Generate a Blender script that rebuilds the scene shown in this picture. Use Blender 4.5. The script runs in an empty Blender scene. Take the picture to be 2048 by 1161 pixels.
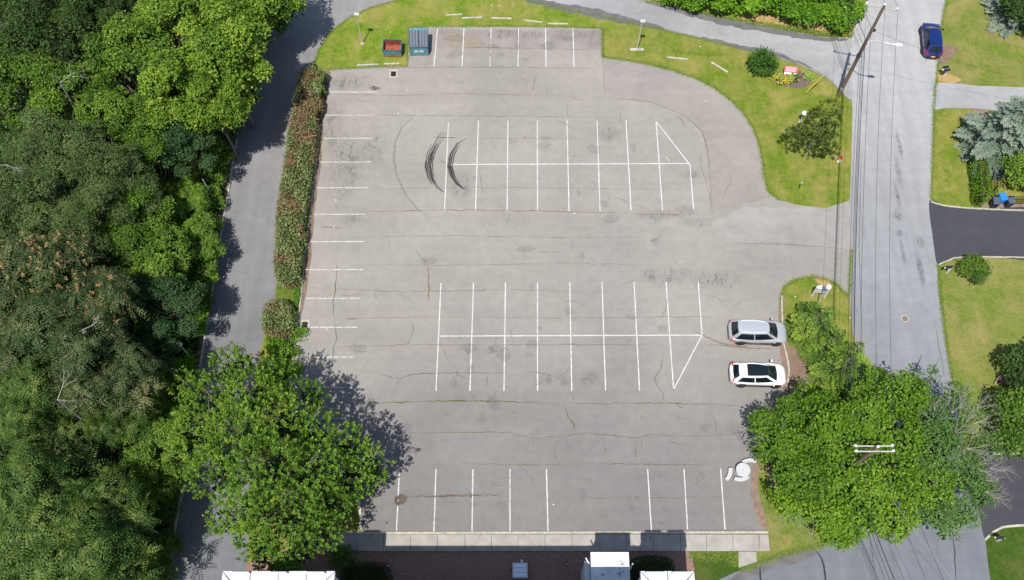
import bpy, bmesh, math, random
import numpy as np
from mathutils import Vector, Matrix
R = math.radians
S = bpy.context.scene
COL = S.collection

# ---------------------------------------------------------------- camera, sky, sun, exposure
CAM_H, FPX, TILT = 71.0, 1868.0, math.atan(1868 / 3910)
cam = bpy.data.objects.new('camera', bpy.data.cameras.new('camera')); COL.objects.link(cam)
cam.location = (0, 0, CAM_H); cam.rotation_euler = (TILT, 0, 0)
cam.data.sensor_width = 36; cam.data.lens = 36 * FPX / 2048
cam.data.clip_end = 3000; S.camera = cam
SUN_EL, SUN_AZ = R(66), R(200)            # the sun stands behind the camera, shadows run away to the upper right
W = bpy.data.worlds.new('World'); S.world = W; W.use_nodes = True
nt = W.node_tree; bg = nt.nodes['Background']
sky = nt.nodes.new('ShaderNodeTexSky'); sky.sky_type = 'NISHITA'; sky.sun_disc = False
sky.sun_elevation = SUN_EL; sky.sun_rotation = SUN_AZ
nt.links.new(sky.outputs[0], bg.inputs[0]); bg.inputs[1].default_value = 0.10
sl = bpy.data.lights.new('sun', 'SUN'); sl.energy = 4.3; sl.angle = R(0.55); sl.color = (1, .955, .89)
sun = bpy.data.objects.new('sun', sl); COL.objects.link(sun)
sd = Vector((math.sin(SUN_AZ) * math.cos(SUN_EL), math.cos(SUN_AZ) * math.cos(SUN_EL), math.sin(SUN_EL)))
sun.rotation_euler = sd.to_track_quat('Z', 'Y').to_euler(); sun.location = (0, 0, 90)
S.view_settings.view_transform = 'Standard'; S.view_settings.look = 'None'
S.view_settings.exposure = 0.42; S.view_settings.gamma = 1
S.cycles.max_bounces = 6; S.cycles.diffuse_bounces = 3; S.cycles.transmission_bounces = 4; S.cycles.transparent_max_bounces = 8

# ---------------------------------------------------------------- survey: where a spot seen by the drone lies on the plane z
cT, sT = math.cos(TILT), math.sin(TILT)
def G(px, py, z=0.0):
    X, Y = px - 1024, 580.5 - py
    t = (CAM_H - z) / (FPX * cT - Y * sT)
    return X * t, (Y * cT + FPX * sT) * t
def GV(px, py, z=0.0):
    x, y = G(px, py, z); return Vector((x, y, z))

# ---------------------------------------------------------------- materials
MATS = {}
def nodes_of(name):
    m = bpy.data.materials.new(name); m.use_nodes = True; n = m.node_tree
    MATS[name] = m
    return m, n, n.nodes['Principled BSDF']
def coord(n, scale=1.0):
    c = n.nodes.new('ShaderNodeNewGeometry'); return c.outputs['Position']
def noise(n, scale, detail=3, rough=.55, vec=None, dist=0):
    t = n.nodes.new('ShaderNodeTexNoise'); t.inputs['Scale'].default_value = scale
    t.inputs['Detail'].default_value = detail; t.inputs['Roughness'].default_value = rough
    t.inputs['Distortion'].default_value = dist
    n.links.new(vec if vec is not None else coord(n), t.inputs['Vector']); return t.outputs['Fac']
def ramp(n, fac, stops):
    r = n.nodes.new('ShaderNodeValToRGB'); e = r.color_ramp.elements
    while len(e) < len(stops): e.new(.5)
    for i, (p, c) in enumerate(stops):
        e[i].position = p; e[i].color = (*c, 1) if len(c) == 3 else c
    n.links.new(fac, r.inputs[0]); return r.outputs[0]
def mix(n, fac, a, b, mode='MIX'):
    m = n.nodes.new('ShaderNodeMix'); m.data_type = 'RGBA'; m.blend_type = mode
    for i, v in ((0, fac), (6, a), (7, b)):
        if isinstance(v, (int, float)): m.inputs[i].default_value = v
        elif isinstance(v, tuple): m.inputs[i].default_value = (*v, 1)
        else: n.links.new(v, m.inputs[i])
    return m.outputs[2]
def g3(v): return (v, v, v)
def bump(n, h, s, d=.02):
    b = n.nodes.new('ShaderNodeBump'); b.inputs['Strength'].default_value = s; b.inputs['Distance'].default_value = d
    n.links.new(h, b.inputs['Height']); return b.outputs[0]
def stretch(n, sx, sy, rot=0):
    mp = n.nodes.new('ShaderNodeMapping'); mp.inputs['Scale'].default_value = (sx, sy, 1); mp.inputs['Rotation'].default_value = (0, 0, rot)
    n.links.new(coord(n), mp.inputs[0]); return mp.outputs[0]
def plain(name, col, rough=.6, metal=0, var=.12, scale=6, coat=0):
    m, n, p = nodes_of(name)
    f = noise(n, scale, 4)
    c = ramp(n, f, [(.3, tuple(x * (1 - var) for x in col)), (.7, tuple(min(1, x * (1 + var)) for x in col))])
    n.links.new(c, p.inputs['Base Color']); p.inputs['Roughness'].default_value = rough; p.inputs['Metallic'].default_value = metal
    if coat: p.inputs['Coat Weight'].default_value = coat; p.inputs['Coat Roughness'].default_value = .06
    return m
def area_mask(n, areas):
    """soft mask, 1 in the middle of each (px, py, half-width m, half-height m) spot of old oil, tar and tyre dirt"""
    out = None
    for px, py, a, b in areas:
        x, y = G(px, py); v = n.nodes.new('ShaderNodeVectorMath'); v.operation = 'SUBTRACT'; n.links.new(coord(n), v.inputs[0]); v.inputs[1].default_value = (x, y, 0)
        w = n.nodes.new('ShaderNodeVectorMath'); w.operation = 'MULTIPLY'; n.links.new(v.outputs[0], w.inputs[0]); w.inputs[1].default_value = (1 / a, 1 / b, 0)
        l = n.nodes.new('ShaderNodeVectorMath'); l.operation = 'LENGTH'; n.links.new(w.outputs[0], l.inputs[0])
        m = n.nodes.new('ShaderNodeMapRange'); m.inputs[1].default_value = 1; m.inputs[2].default_value = .2; n.links.new(l.outputs['Value'], m.inputs[0]); m.interpolation_type = 'SMOOTHSTEP'
        if out is None: out = m.outputs[0]
        else:
            k = n.nodes.new('ShaderNodeMath'); k.operation = 'MAXIMUM'; n.links.new(out, k.inputs[0]); n.links.new(m.outputs[0], k.inputs[1]); out = k.outputs[0]
    return out
def asphalt(name, lo, hi, tint=(1, .985, .96), stain=.5, streak=0, patch=.12, fade=None, areas=None, adir=(1, .45), aamt=.5, athr=(.50, .64)):
    m, n, p = nodes_of(name)
    big = noise(n, patch, 5, .6, dist=.4); med = noise(n, 1.3, 5, .65); fine = noise(n, 22, 3, .7); tiny = noise(n, 70, 2, .6)
    c = ramp(n, big, [(.3, tuple(lo * t for t in tint)), (.7, tuple(hi * t for t in tint))])
    c = mix(n, 1.0, c, ramp(n, noise(n, 1.0, 4, .7, vec=stretch(n, .05, .8)), [(.3, g3(.95)), (.7, g3(1.04))]), 'MULTIPLY')
    c = mix(n, 1.0, c, ramp(n, med, [(.25, g3(.90)), (.75, g3(1.07))]), 'MULTIPLY')
    c = mix(n, 1.0, c, ramp(n, fine, [(.25, g3(.88)), (.75, g3(1.10))]), 'MULTIPLY')
    c = mix(n, 1.0, c, ramp(n, tiny, [(.3, g3(.90)), (.7, g3(1.08))]), 'MULTIPLY')
    if stain:
        s = noise(n, .55, 6, .75, dist=1.2)
        c = mix(n, 1.0, c, ramp(n, s, [(.60, g3(1)), (.72, g3(1 - .28 * stain)), (.85, g3(1 - .5 * stain))]), 'MULTIPLY')
        s2 = noise(n, 2.6, 5, .8, dist=2, vec=stretch(n, .5, 1.3, .3))
        c = mix(n, 1.0, c, ramp(n, s2, [(.66, g3(1)), (.78, g3(1 - .3 * stain))]), 'MULTIPLY')
    if streak:
        s = noise(n, 1.0, 4, .6, vec=stretch(n, 1.1, .05))
        c = mix(n, 1.0, c, ramp(n, s, [(.3, g3(1 - streak)), (.65, g3(1 + streak * .5))]), 'MULTIPLY')
    if fade:   # tone ramp along y, wobbled by noise, paler towards the far end
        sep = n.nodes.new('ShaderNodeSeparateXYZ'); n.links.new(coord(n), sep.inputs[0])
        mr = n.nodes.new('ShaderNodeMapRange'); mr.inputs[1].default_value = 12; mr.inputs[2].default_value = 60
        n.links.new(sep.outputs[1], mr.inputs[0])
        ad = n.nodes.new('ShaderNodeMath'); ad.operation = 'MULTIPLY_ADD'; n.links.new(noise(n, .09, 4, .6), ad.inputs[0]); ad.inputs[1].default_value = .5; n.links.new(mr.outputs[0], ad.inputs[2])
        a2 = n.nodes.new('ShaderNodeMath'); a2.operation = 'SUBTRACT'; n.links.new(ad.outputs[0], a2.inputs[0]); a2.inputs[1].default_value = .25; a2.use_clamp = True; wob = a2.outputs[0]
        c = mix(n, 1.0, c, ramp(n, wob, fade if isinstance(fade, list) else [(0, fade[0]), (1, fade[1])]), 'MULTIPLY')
    if areas:
        sc = noise(n, 2.0, 7, .82, dist=1.5, vec=stretch(n, *adir)); msk = area_mask(n, areas)
        k = n.nodes.new('ShaderNodeMath'); k.operation = 'MULTIPLY'; n.links.new(ramp(n, sc, [(athr[0], g3(0)), (athr[1], g3(1))]), k.inputs[0]); n.links.new(msk, k.inputs[1])
        c = mix(n, k.outputs[0], c, mix(n, 1.0, c, g3(1 - aamt), 'MULTIPLY'))
        k2 = ramp(n, msk, [(0, g3(1)), (1, g3(.90))]); c = mix(n, 1.0, c, k2, 'MULTIPLY') if adir[0] < 2 else c
    n.links.new(c, p.inputs['Base Color']); p.inputs['Roughness'].default_value = .88
    p.inputs['Specular IOR Level'].default_value = .25
    n.links.new(bump(n, fine, .35, .02), p.inputs['Normal'])
    return m
def grass(name, a, b, dry, dryamt=.5, scale=.35):
    m, n, p = nodes_of(name)
    f1 = noise(n, scale, 6, .65, dist=.6); f2 = noise(n, 2.2, 6, .7); f3 = noise(n, 16, 4, .8); f4 = noise(n, .9, 5, .7, vec=stretch(n, 1.6, .25, .1))
    c = ramp(n, f2, [(.3, a), (.68, b)])
    c = mix(n, ramp(n, f1, [(.60 - .3 * dryamt, g3(0)), (.86 - .3 * dryamt, g3(.85))]), c, dry)
    c = mix(n, 1.0, c, ramp(n, f4, [(.3, (.84, .88, .84)), (.7, (1.08, 1.06, 1))]), 'MULTIPLY')
    c = mix(n, 1.0, c, ramp(n, f3, [(.25, g3(.5)), (.5, g3(1)), (.8, g3(1.3))]), 'MULTIPLY')
    c = mix(n, 1.0, c, ramp(n, noise(n, 5.5, 5, .85), [(.3, g3(.72)), (.5, g3(1)), (.75, g3(1.22))]), 'MULTIPLY')
    n.links.new(c, p.inputs['Base Color']); p.inputs['Roughness'].default_value = .95; p.inputs['Specular IOR Level'].default_value = .1
    n.links.new(bump(n, f3, .9, .06), p.inputs['Normal'])
    return m
def soil(name, stops, scale=3, bd=.05, fine=25):
    m, n, p = nodes_of(name)
    f = noise(n, scale, 6, .75, dist=.5); f3 = noise(n, fine, 4, .8)
    c = ramp(n, f, stops)
    c = mix(n, 1.0, c, ramp(n, f3, [(.25, g3(.6)), (.75, g3(1.25))]), 'MULTIPLY')
    n.links.new(c, p.inputs['Base Color']); p.inputs['Roughness'].default_value = .95; p.inputs['Specular IOR Level'].default_value = .1
    n.links.new(bump(n, f3, .8, bd), p.inputs['Normal'])
    return m
def leafmat(name, stops, trans=.32, patch=None, pscale=.5, gloss=.045):
    """stops: ramp over the per-leaf attribute 'tint'; patch: (colour, lo, hi) mixed in by a noise in the plant's own space"""
    m, n, p = nodes_of(name); n.nodes.remove(p)
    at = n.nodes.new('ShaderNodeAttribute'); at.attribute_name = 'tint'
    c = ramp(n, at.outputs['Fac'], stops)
    if patch:
        f = noise(n, pscale, 2, .5)
        c = mix(n, ramp(n, f, [(patch[1], g3(0)), (patch[2], g3(1))]), c, patch[0])
    d = n.nodes.new('ShaderNodeBsdfDiffuse'); t = n.nodes.new('ShaderNodeBsdfTranslucent'); g = n.nodes.new('ShaderNodeBsdfGlossy')
    g.inputs['Roughness'].default_value = .6; g.inputs['Color'].default_value = (.8, .85, .75, 1)
    tc = mix(n, 1.0, c, (1.25, 1.25, .45), 'MULTIPLY')
    n.links.new(c, d.inputs[0]); n.links.new(tc, t.inputs[0])
    m1 = n.nodes.new('ShaderNodeMixShader'); m1.inputs[0].default_value = trans
    n.links.new(d.outputs[0], m1.inputs[1]); n.links.new(t.outputs[0], m1.inputs[2])
    m2 = n.nodes.new('ShaderNodeMixShader'); m2.inputs[0].default_value = gloss * .4
    n.links.new(m1.outputs[0], m2.inputs[1]); n.links.new(g.outputs[0], m2.inputs[2])
    n.links.new(m2.outputs[0], n.nodes['Material Output'].inputs[0])
    return m
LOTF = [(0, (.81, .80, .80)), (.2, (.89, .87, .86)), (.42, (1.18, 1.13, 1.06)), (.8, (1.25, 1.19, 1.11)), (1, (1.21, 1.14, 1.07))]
M = dict(
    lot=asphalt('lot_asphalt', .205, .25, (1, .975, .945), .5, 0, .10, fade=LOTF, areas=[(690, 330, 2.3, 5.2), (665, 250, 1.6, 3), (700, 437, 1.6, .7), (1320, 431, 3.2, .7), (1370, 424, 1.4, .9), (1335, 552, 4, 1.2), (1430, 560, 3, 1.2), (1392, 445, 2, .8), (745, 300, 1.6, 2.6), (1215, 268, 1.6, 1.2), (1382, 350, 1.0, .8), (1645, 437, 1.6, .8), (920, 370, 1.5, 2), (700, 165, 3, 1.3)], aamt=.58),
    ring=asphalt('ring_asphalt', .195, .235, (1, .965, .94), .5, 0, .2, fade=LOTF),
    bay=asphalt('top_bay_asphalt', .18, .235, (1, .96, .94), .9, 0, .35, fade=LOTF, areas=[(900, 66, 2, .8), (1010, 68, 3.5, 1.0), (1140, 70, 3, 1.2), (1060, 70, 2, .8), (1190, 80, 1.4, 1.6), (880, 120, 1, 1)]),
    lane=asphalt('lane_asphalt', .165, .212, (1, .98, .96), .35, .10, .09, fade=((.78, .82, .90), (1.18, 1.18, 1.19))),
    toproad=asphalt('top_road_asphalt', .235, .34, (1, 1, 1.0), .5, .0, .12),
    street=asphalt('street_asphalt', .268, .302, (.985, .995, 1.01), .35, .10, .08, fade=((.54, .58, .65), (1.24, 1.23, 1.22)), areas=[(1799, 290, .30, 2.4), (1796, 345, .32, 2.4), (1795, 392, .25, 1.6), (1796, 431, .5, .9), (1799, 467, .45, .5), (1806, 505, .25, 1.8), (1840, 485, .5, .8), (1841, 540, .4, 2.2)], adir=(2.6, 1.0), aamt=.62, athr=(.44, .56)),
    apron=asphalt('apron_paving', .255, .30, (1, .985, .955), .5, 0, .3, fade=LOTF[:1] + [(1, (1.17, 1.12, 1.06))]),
    black=asphalt('fresh_asphalt', .048, .058, (.98, 1, 1.2), .1, 0, .2),
    paledrive=asphalt('pale_drive', .27, .33, (.99, 1, 1.02), .4, 0, .3),
    patchdark=asphalt('edge_asphalt', .10, .16, (1, .98, .97), .8, 0, .6),
    lawn=grass('lawn_grass', (.085, .135, .016), (.175, .235, .028), (.30, .25, .08), .62),
    lawn2=grass('dry_lawn_grass', (.10, .15, .025), (.18, .225, .04), (.28, .235, .095), .66),
    lawn3=grass('lush_lawn_grass', (.08, .145, .014), (.165, .25, .02), (.33, .265, .09), .60),
    lawn4=grass('dark_lawn_grass', (.035, .075, .010), (.065, .115, .016), (.13, .12, .045), .5),
    verge=soil('dry_verge', [(.3, (.22, .17, .06)), (.5, (.40, .28, .12)), (.7, (.50, .36, .18))], 1.5),
    dirt=soil('bare_soil', [(.3, (.16, .11, .075)), (.7, (.27, .20, .15))], 2),
    reddirt=soil('red_grit', [(.3, (.19, .13, .10)), (.7, (.32, .23, .18))], 2),
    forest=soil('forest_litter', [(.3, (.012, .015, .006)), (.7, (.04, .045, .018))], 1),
    mulch=soil('bark_mulch', [(.3, (.16, .10, .08)), (.55, (.29, .18, .145)), (.75, (.46, .34, .29))], 7, .04, 40),
    mulch2=soil('flowerbed_mulch', [(.3, (.13, .095, .085)), (.7, (.20, .15, .135))], 5),
    concrete=plain('sidewalk_concrete', (.315, .295, .265), .85, 0, .14, 1.3),
    kerb=plain('kerb_concrete', (.40, .37, .31), .85, 0, .3, 2.5),
    kerbpale=plain('kerb_pale', (.37, .345, .28), .85, 0, .25, 4),
    paint=plain('road_paint', (.56, .56, .54), .7, 0, .22, 5),
    paintworn=plain('worn_paint', (.50, .49, .47), .75, 0, .25, 5),
    white=plain('white_paint', (.66, .66, .66), .5, 0, .06), joint=plain('dark_joint', (.08, .08, .085), .8), cwhite=plain('white_concrete', (.45, .45, .46), .8, 0, .10, 8),
    roofwhite=plain('white_roof_membrane', (.60, .64, .68), .6, 0, .16, .9),
    coping=plain('coping_white', (.50, .51, .53), .5, 0, .05), roofin=plain('roof_interior', (.44, .44, .42), .7, 0, .15, 1.0),
    siding=plain('pale_siding', (.55, .58, .60), .6, 0, .05),
    steel=plain('galvanised_steel', (.46, .47, .48), .4, .5, .1),
    lampgrey=plain('lamp_grey', (.55, .55, .53), .5, .2, .1),
    alu=plain('dark_metal', (.05, .05, .055), .4, .6, .1),
    black_pl=plain('black_plastic', (.018, .018, .02), .45, 0, .1),
    teal=plain('teal_steel', (.03, .13, .15), .5, .1, .35, 5),
    tealpale=plain('faded_teal_steel', (.10, .26, .30), .5, .1, .3, 4),
    rust=plain('rusty_steel', (.26, .055, .03), .85, 0, .45, 4),
    lid=plain('lid_plastic', (.075, .09, .12), .38, 0, .15, 8),
    wood=plain('pole_wood', (.16, .105, .075), .85, 0, .35, 12),
    wood2=plain('plank_wood', (.13, .08, .065), .85, 0, .35, 9),
    bark=plain('bark', (.16, .13, .10), .9, 0, .3, 8),
    barkpale=plain('pale_dead_wood', (.30, .275, .24), .9, 0, .25, 8),
    wire=plain('cable', (.03, .03, .032), .5, 0, .1),
    wirepale=plain('pale_cable', (.28, .28, .27), .5, 0, .1),
    insul=plain('insulator_white', (.78, .78, .76), .3, 0, .05),
    red=plain('red_paint', (.55, .035, .04), .5, 0, .15),
    redsign=plain('red_sign_face', (.62, .10, .10), .5, 0, .1),
    yellow=plain('yellow_guard', (.62, .50, .07), .5, 0, .1),
    blue=plain('blue_plastic', (.02, .20, .62), .4, 0, .1),
    platey=plain('plate_yellow', (.75, .42, .08), .5, 0, .05),
    silverp=plain('silver_paint', (.58, .61, .65), .25, .45, .02, 6, 1),
    whitep=plain('white_car_paint', (.82, .82, .82), .3, 0, .01, 6, 1),
    bluep=plain('blue_car_paint', (.008, .025, .16), .25, .3, .02, 6, 1),
    glass=plain('tinted_glass', (.006, .012, .014), .06, 0, .1, 6, .5),
    rim=plain('alloy_rim', (.5, .5, .51), .3, .8, .05),
    tyre=plain('tyre_rubber', (.02, .02, .02), .8, 0, .1),
    lampred=plain('tail_lamp', (.42, .015, .03), .2, 0, .05),
    lampclr=plain('head_lamp', (.6, .62, .65), .12, .2, .05),
    panel=plain('pale_blue_panel', (.70, .80, .90), .3, 0, .1),
    grate=plain('iron_grate', (.05, .035, .03), .7, .3, .3, 20),
    iron=plain('manhole_iron', (.19, .165, .13), .7, .2, .3, 20),
    hole=plain('dark_pit', (.006, .004, .004), 1),
)
# leaves: (dark to bright tones by leaf)
LF = dict(
    maple=leafmat('maple_leaf', [(0, (.055, .12, .012)), (.5, (.14, .25, .02)), (1, (.28, .39, .045))]),
    bright=leafmat('bright_leaf', [(0, (.04, .10, .012)), (.5, (.11, .21, .02)), (1, (.25, .36, .045))]),
    broad=leafmat('broad_leaf', [(0, (.045, .11, .008)), (.5, (.105, .215, .012)), (1, (.21, .33, .025))]),
    bigtree=leafmat('bright_leaf_tips', [(0, (.05, .12, .012)), (.5, (.10, .205, .018)), (1, (.25, .37, .045))]),
    broadpale=leafmat('greyish_leaf', [(0, (.06, .14, .025)), (.5, (.10, .20, .04)), (1, (.17, .27, .07))]),
    mid=leafmat('mid_leaf', [(0, (.035, .085, .01)), (.5, (.08, .16, .016)), (1, (.16, .26, .03))]),
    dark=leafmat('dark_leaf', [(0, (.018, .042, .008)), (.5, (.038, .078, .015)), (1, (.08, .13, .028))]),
    grey=leafmat('locust_leaf', [(0, (.05, .09, .025)), (.5, (.105, .165, .045)), (1, (.20, .26, .09))]),
    bluish=leafmat('bluish_leaf', [(0, (.025, .065, .02)), (.5, (.045, .10, .032)), (1, (.09, .16, .055))]),
    feather=leafmat('compound_leaf', [(0, (.020, .055, .010)), (.5, (.056, .112, .018)), (1, (.165, .225, .045))]),
    feather2=leafmat('tan_tipped_leaf', [(0, (.025, .055, .015)), (.5, (.06, .10, .03)), (1, (.19, .19, .08))]),
    tan=leafmat('seed_cluster', [(0, (.22, .14, .05)), (.5, (.38, .24, .10)), (1, (.52, .35, .17))], .2),
    hedge=leafmat('hedge_leaf', [(0, (.085, .12, .04)), (.5, (.19, .26, .09)), (1, (.35, .40, .16))], .2, ((.27, .19, .10), .50, .62), .45),
    vine=leafmat('vine_leaf', [(0, (.05, .14, .008)), (.5, (.11, .25, .012)), (1, (.21, .37, .02))]),
    spruce=leafmat('spruce_needles', [(0, (.025, .065, .010)), (.5, (.085, .16, .016)), (1, (.21, .30, .035))], .1, gloss=.05),
    bspruce=leafmat('blue_spruce_needles', [(0, (.08, .12, .08)), (.5, (.15, .20, .15)), (1, (.25, .30, .23))], .1, gloss=.05),
    pine=leafmat('pine_needles', [(0, (.02, .04, .01)), (.5, (.06, .10, .018)), (1, (.20, .24, .04))], .1, gloss=.05),
    yew=leafmat('yew_needles', [(0, (.02, .07, .01)), (.5, (.045, .12, .012)), (1, (.09, .20, .02))], .1),
    yewdark=leafmat('dark_hedge_leaf', [(0, (.012, .04, .008)), (.5, (.022, .06, .01)), (1, (.04, .09, .015))], .1),
    flower=leafmat('yellow_flower', [(0, (.45, .36, .02)), (.6, (.65, .50, .04)), (1, (.75, .62, .12))], .3),
    hosta=leafmat('hosta_leaf', [(0, (.20, .34, .05)), (.5, (.36, .48, .12)), (1, (.5, .58, .2))], .3),
    tuft=leafmat('grass_blade', [(0, (.10, .18, .02)), (.5, (.17, .27, .03)), (1, (.32, .32, .10))], .3),
)

# ---------------------------------------------------------------- helpers
def tag(o, label=None, cat=None, group=None, kind=None):
    for k, v in (('label', label), ('category', cat), ('group', group), ('kind', kind)):
        if v: o[k] = v
    return o
def empty(name, loc, rz=0, label=None, cat=None, group=None):
    o = bpy.data.objects.new(name, None); COL.objects.link(o); o.location = loc; o.rotation_euler = (0, 0, rz)
    return tag(o, label, cat, group)
def link(name, me, parent=None):
    o = bpy.data.objects.new(name, me); COL.objects.link(o)
    if parent: o.parent = parent
    return o
def dup(root, loc, rz=0, scale=None):
    def rec(o, par):
        c = o.copy(); COL.objects.link(c)
        if par: c.parent = par
        for ch in o.children: rec(ch, c)
        return c
    r = rec(root, None); r.location = loc; r.rotation_euler = (0, 0, rz)
    if scale: r.scale = scale
    return r
class MB:
    def __init__(s): s.v, s.f = [], []
    def add(s, vs, fs):
        k = len(s.v); s.v += [tuple(v) for v in vs]; s.f += [tuple(i + k for i in f) for f in fs]; return s
    def box(s, c, d, rz=0, M4=None):
        vs = [Vector((sx * d[0] / 2, sy * d[1] / 2, sz * d[2] / 2)) for sx in (-1, 1) for sy in (-1, 1) for sz in (-1, 1)]
        rot = M4 or Matrix.Rotation(rz, 3, 'Z')
        return s.add([Vector(c) + rot @ v for v in vs], [(0, 1, 3, 2), (4, 6, 7, 5), (0, 4, 5, 1), (2, 3, 7, 6), (0, 2, 6, 4), (1, 5, 7, 3)])
    def tube(s, pts, rs, n=8, cap=True):
        pts = [Vector(p) for p in pts]
        if not hasattr(rs, '__len__'): rs = [rs] * len(pts)
        k = len(s.v); ring = []
        for i, p in enumerate(pts):
            d = (pts[min(i + 1, len(pts) - 1)] - pts[max(i - 1, 0)]).normalized()
            a = d.cross(Vector((0, 0, 1)) if abs(d.z) < .9 else Vector((1, 0, 0))).normalized(); b = d.cross(a)
            s.v += [tuple(p + (a * math.cos(t) + b * math.sin(t)) * rs[i]) for t in [2 * math.pi * j / n for j in range(n)]]
        for i in range(len(pts) - 1):
            for j in range(n):
                a, b = k + i * n + j, k + i * n + (j + 1) % n
                s.f.append((a, b, b + n, a + n))
        if cap: s.f.append(tuple(range(k + n - 1, k - 1, -1))); s.f.append(tuple(k + (len(pts) - 1) * n + j for j in range(n)))
        return s
    def lathe(s, prof, c=(0, 0, 0), n=20):
        k = len(s.v); c = Vector(c)
        for r, z in prof: s.v += [(c.x + r * math.cos(2 * math.pi * j / n), c.y + r * math.sin(2 * math.pi * j / n), c.z + z) for j in range(n)]
        for i in range(len(prof) - 1):
            for j in range(n):
                a, b = k + i * n + j, k + i * n + (j + 1) % n
                s.f.append((a, b, b + n, a + n))
        s.f.append(tuple(range(k + n - 1, k - 1, -1))); s.f.append(tuple(k + (len(prof) - 1) * n + j for j in range(n)))
        return s
    def prism(s, pts, z0, z1):
        n = len(pts); k = len(s.v)
        s.v += [(p[0], p[1], z0) for p in pts] + [(p[0], p[1], z1) for p in pts]
        s.f.append(tuple(k + n + i for i in range(n))); s.f.append(tuple(k + n - 1 - i for i in range(n)))
        for i in range(n): s.f.append((k + i, k + (i + 1) % n, k + n + (i + 1) % n, k + n + i))
        return s
    def build(s, name, mat, parent=None, smooth=False, bevel=0):
        me = bpy.data.meshes.new(name); me.from_pydata(s.v, [], s.f)
        bm = bmesh.new(); bm.from_mesh(me)
        if bevel: bmesh.ops.bevel(bm, geom=list(bm.edges), offset=bevel, segments=2, affect='EDGES', profile=.6)
        bmesh.ops.recalc_face_normals(bm, faces=bm.faces[:]); bm.to_mesh(me); bm.free()
        me.materials.append(M[mat] if isinstance(mat, str) else mat)
        if smooth:
            me.polygons.foreach_set('use_smooth', [True] * len(me.polygons))
            if smooth != 'all':
                try: me.set_sharp_from_angle(angle=R(40))
                except Exception: pass
        return link(name, me, parent)
def dense(pts, step=.6, jit=.0, closed=True, seed=1, smooth=True):
    """world polyline -> evenly dense, wobbly polyline"""
    rnd = random.Random(seed); P = [Vector((p[0], p[1])) for p in pts]; n = len(P); out = []
    for i in range(n if closed else n - 1):
        p0, p1, p2, p3 = P[(i - 1) % n] if closed or i else P[0], P[i], P[(i + 1) % n], P[(i + 2) % n] if closed or i < n - 2 else P[-1]
        k = max(1, int((p2 - p1).length / step))
        sharp = not smooth
        for j in range(k):
            t = j / k
            if sharp: q = p1.lerp(p2, t)
            else: q = .5 * ((2 * p1) + (p2 - p0) * t + (2 * p0 - 5 * p1 + 4 * p2 - p3) * t * t + (3 * p1 - p0 - 3 * p2 + p3) * t ** 3)
            out.append(q)
    if not closed: out.append(P[-1])
    res = []; w = 0
    for i, q in enumerate(out):
        w = .6 * w + .4 * rnd.uniform(-1, 1) * 2
        res.append((q.x + jit * (w + rnd.uniform(-.6, .6)), q.y + jit * (rnd.uniform(-1, 1) + w * .3)))
    return res
def sheet(name, px, z, mat, jit=.05, step=.6, smooth=True, parent=None, thick=.0, world=False, seed=1, kind='structure'):
    pts = px if world else [G(x, y) for x, y in px]
    pts = dense(pts, step, jit, True, seed, smooth)
    from mathutils.geometry import tessellate_polygon
    tr = tessellate_polygon([[Vector((x, y, 0)) for x, y in pts]])
    mb = MB(); n = len(pts)
    if thick: mb.prism(pts, z - thick, z)
    else: mb.add([(x, y, z) for x, y in pts], [tuple(t) for t in tr])
    me = bpy.data.meshes.new(name); me.from_pydata(mb.v, [], mb.f); 
    bm = bmesh.new(); bm.from_mesh(me)
    if thick: bmesh.ops.recalc_face_normals(bm, faces=bm.faces[:])
    else:
        for f in bm.faces:
            f.normal_update()
            if f.normal.z < 0: f.normal_flip()
    bm.to_mesh(me); bm.free(); me.materials.append(M[mat])
    o = link(name, me, parent)
    if not parent and kind: o['kind'] = kind
    return o
def ribbon_mb(mb, pts, w, z, taper=False, rnd=None, wj=0):
    P = [Vector((p[0], p[1])) for p in pts]; n = len(P); k = len(mb.v); sj = 0
    for i, p in enumerate(P):
        d = (P[min(i + 1, n - 1)] - P[max(i - 1, 0)]).normalized(); s = Vector((-d.y, d.x))
        ww = w / 2 * (math.sin(math.pi * min(1, max(0.02, i / (n - 1)))) ** .5 if taper else 1)
        if wj: sj = .6 * sj + .4 * rnd.uniform(-wj, wj) * 1.8; ww *= max(.15, 1 + sj)
        for q in (p + s * ww, p - s * ww): mb.v.append((q.x, q.y, z))
    for i in range(n - 1): mb.f.append((k + 2 * i, k + 2 * i + 1, k + 2 * i + 3, k + 2 * i + 2))

# ================================================================= GROUND AND PAVING
def quad_sheet(name, x0, y0, x1, y1, z, mat):
    o = MB().add([(x0, y0, z), (x1, y0, z), (x1, y1, z), (x0, y1, z)], [(0, 1, 2, 3)]).build(name, mat); o['kind'] = 'structure'; return o
quad_sheet('ground', -900, -900, 900, 900, 0, 'lawn')
LANE_L = [(588, 0), (560, 30), (545, 60), (520, 120), (503, 160), (492, 195), (480, 250), (468, 310), (458, 375), (448, 430), (437, 500), (425, 580), (413, 660), (400, 740), (385, 850), (368, 960), (350, 1060), (335, 1161), (315, 1300)]
LANE_R = [(480, 1300), (492, 1161), (497, 1050), (500, 950), (505, 850), (513, 740), (528, 680), (545, 620), (557, 575), (566, 500), (578, 420), (590, 320), (600, 240), (612, 180), (627, 130), (640, 95), (665, 62), (700, 35), (745, 15), (800, 0), (900, -16), (1000, -8), (1060, 2), (1150, 22), (1270, 48), (1400, 78), (1480, 97), (1560, 117), (1620, 140), (1660, 163), (1698, 200)]
fl = [(p[0] - 14, p[1]) for p in LANE_L]
sheet('forest_floor', fl + [(-900, 1500), (-1400, -500), (500, -400), (640, -120)], .004, 'forest', .15, 1.5)
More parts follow.
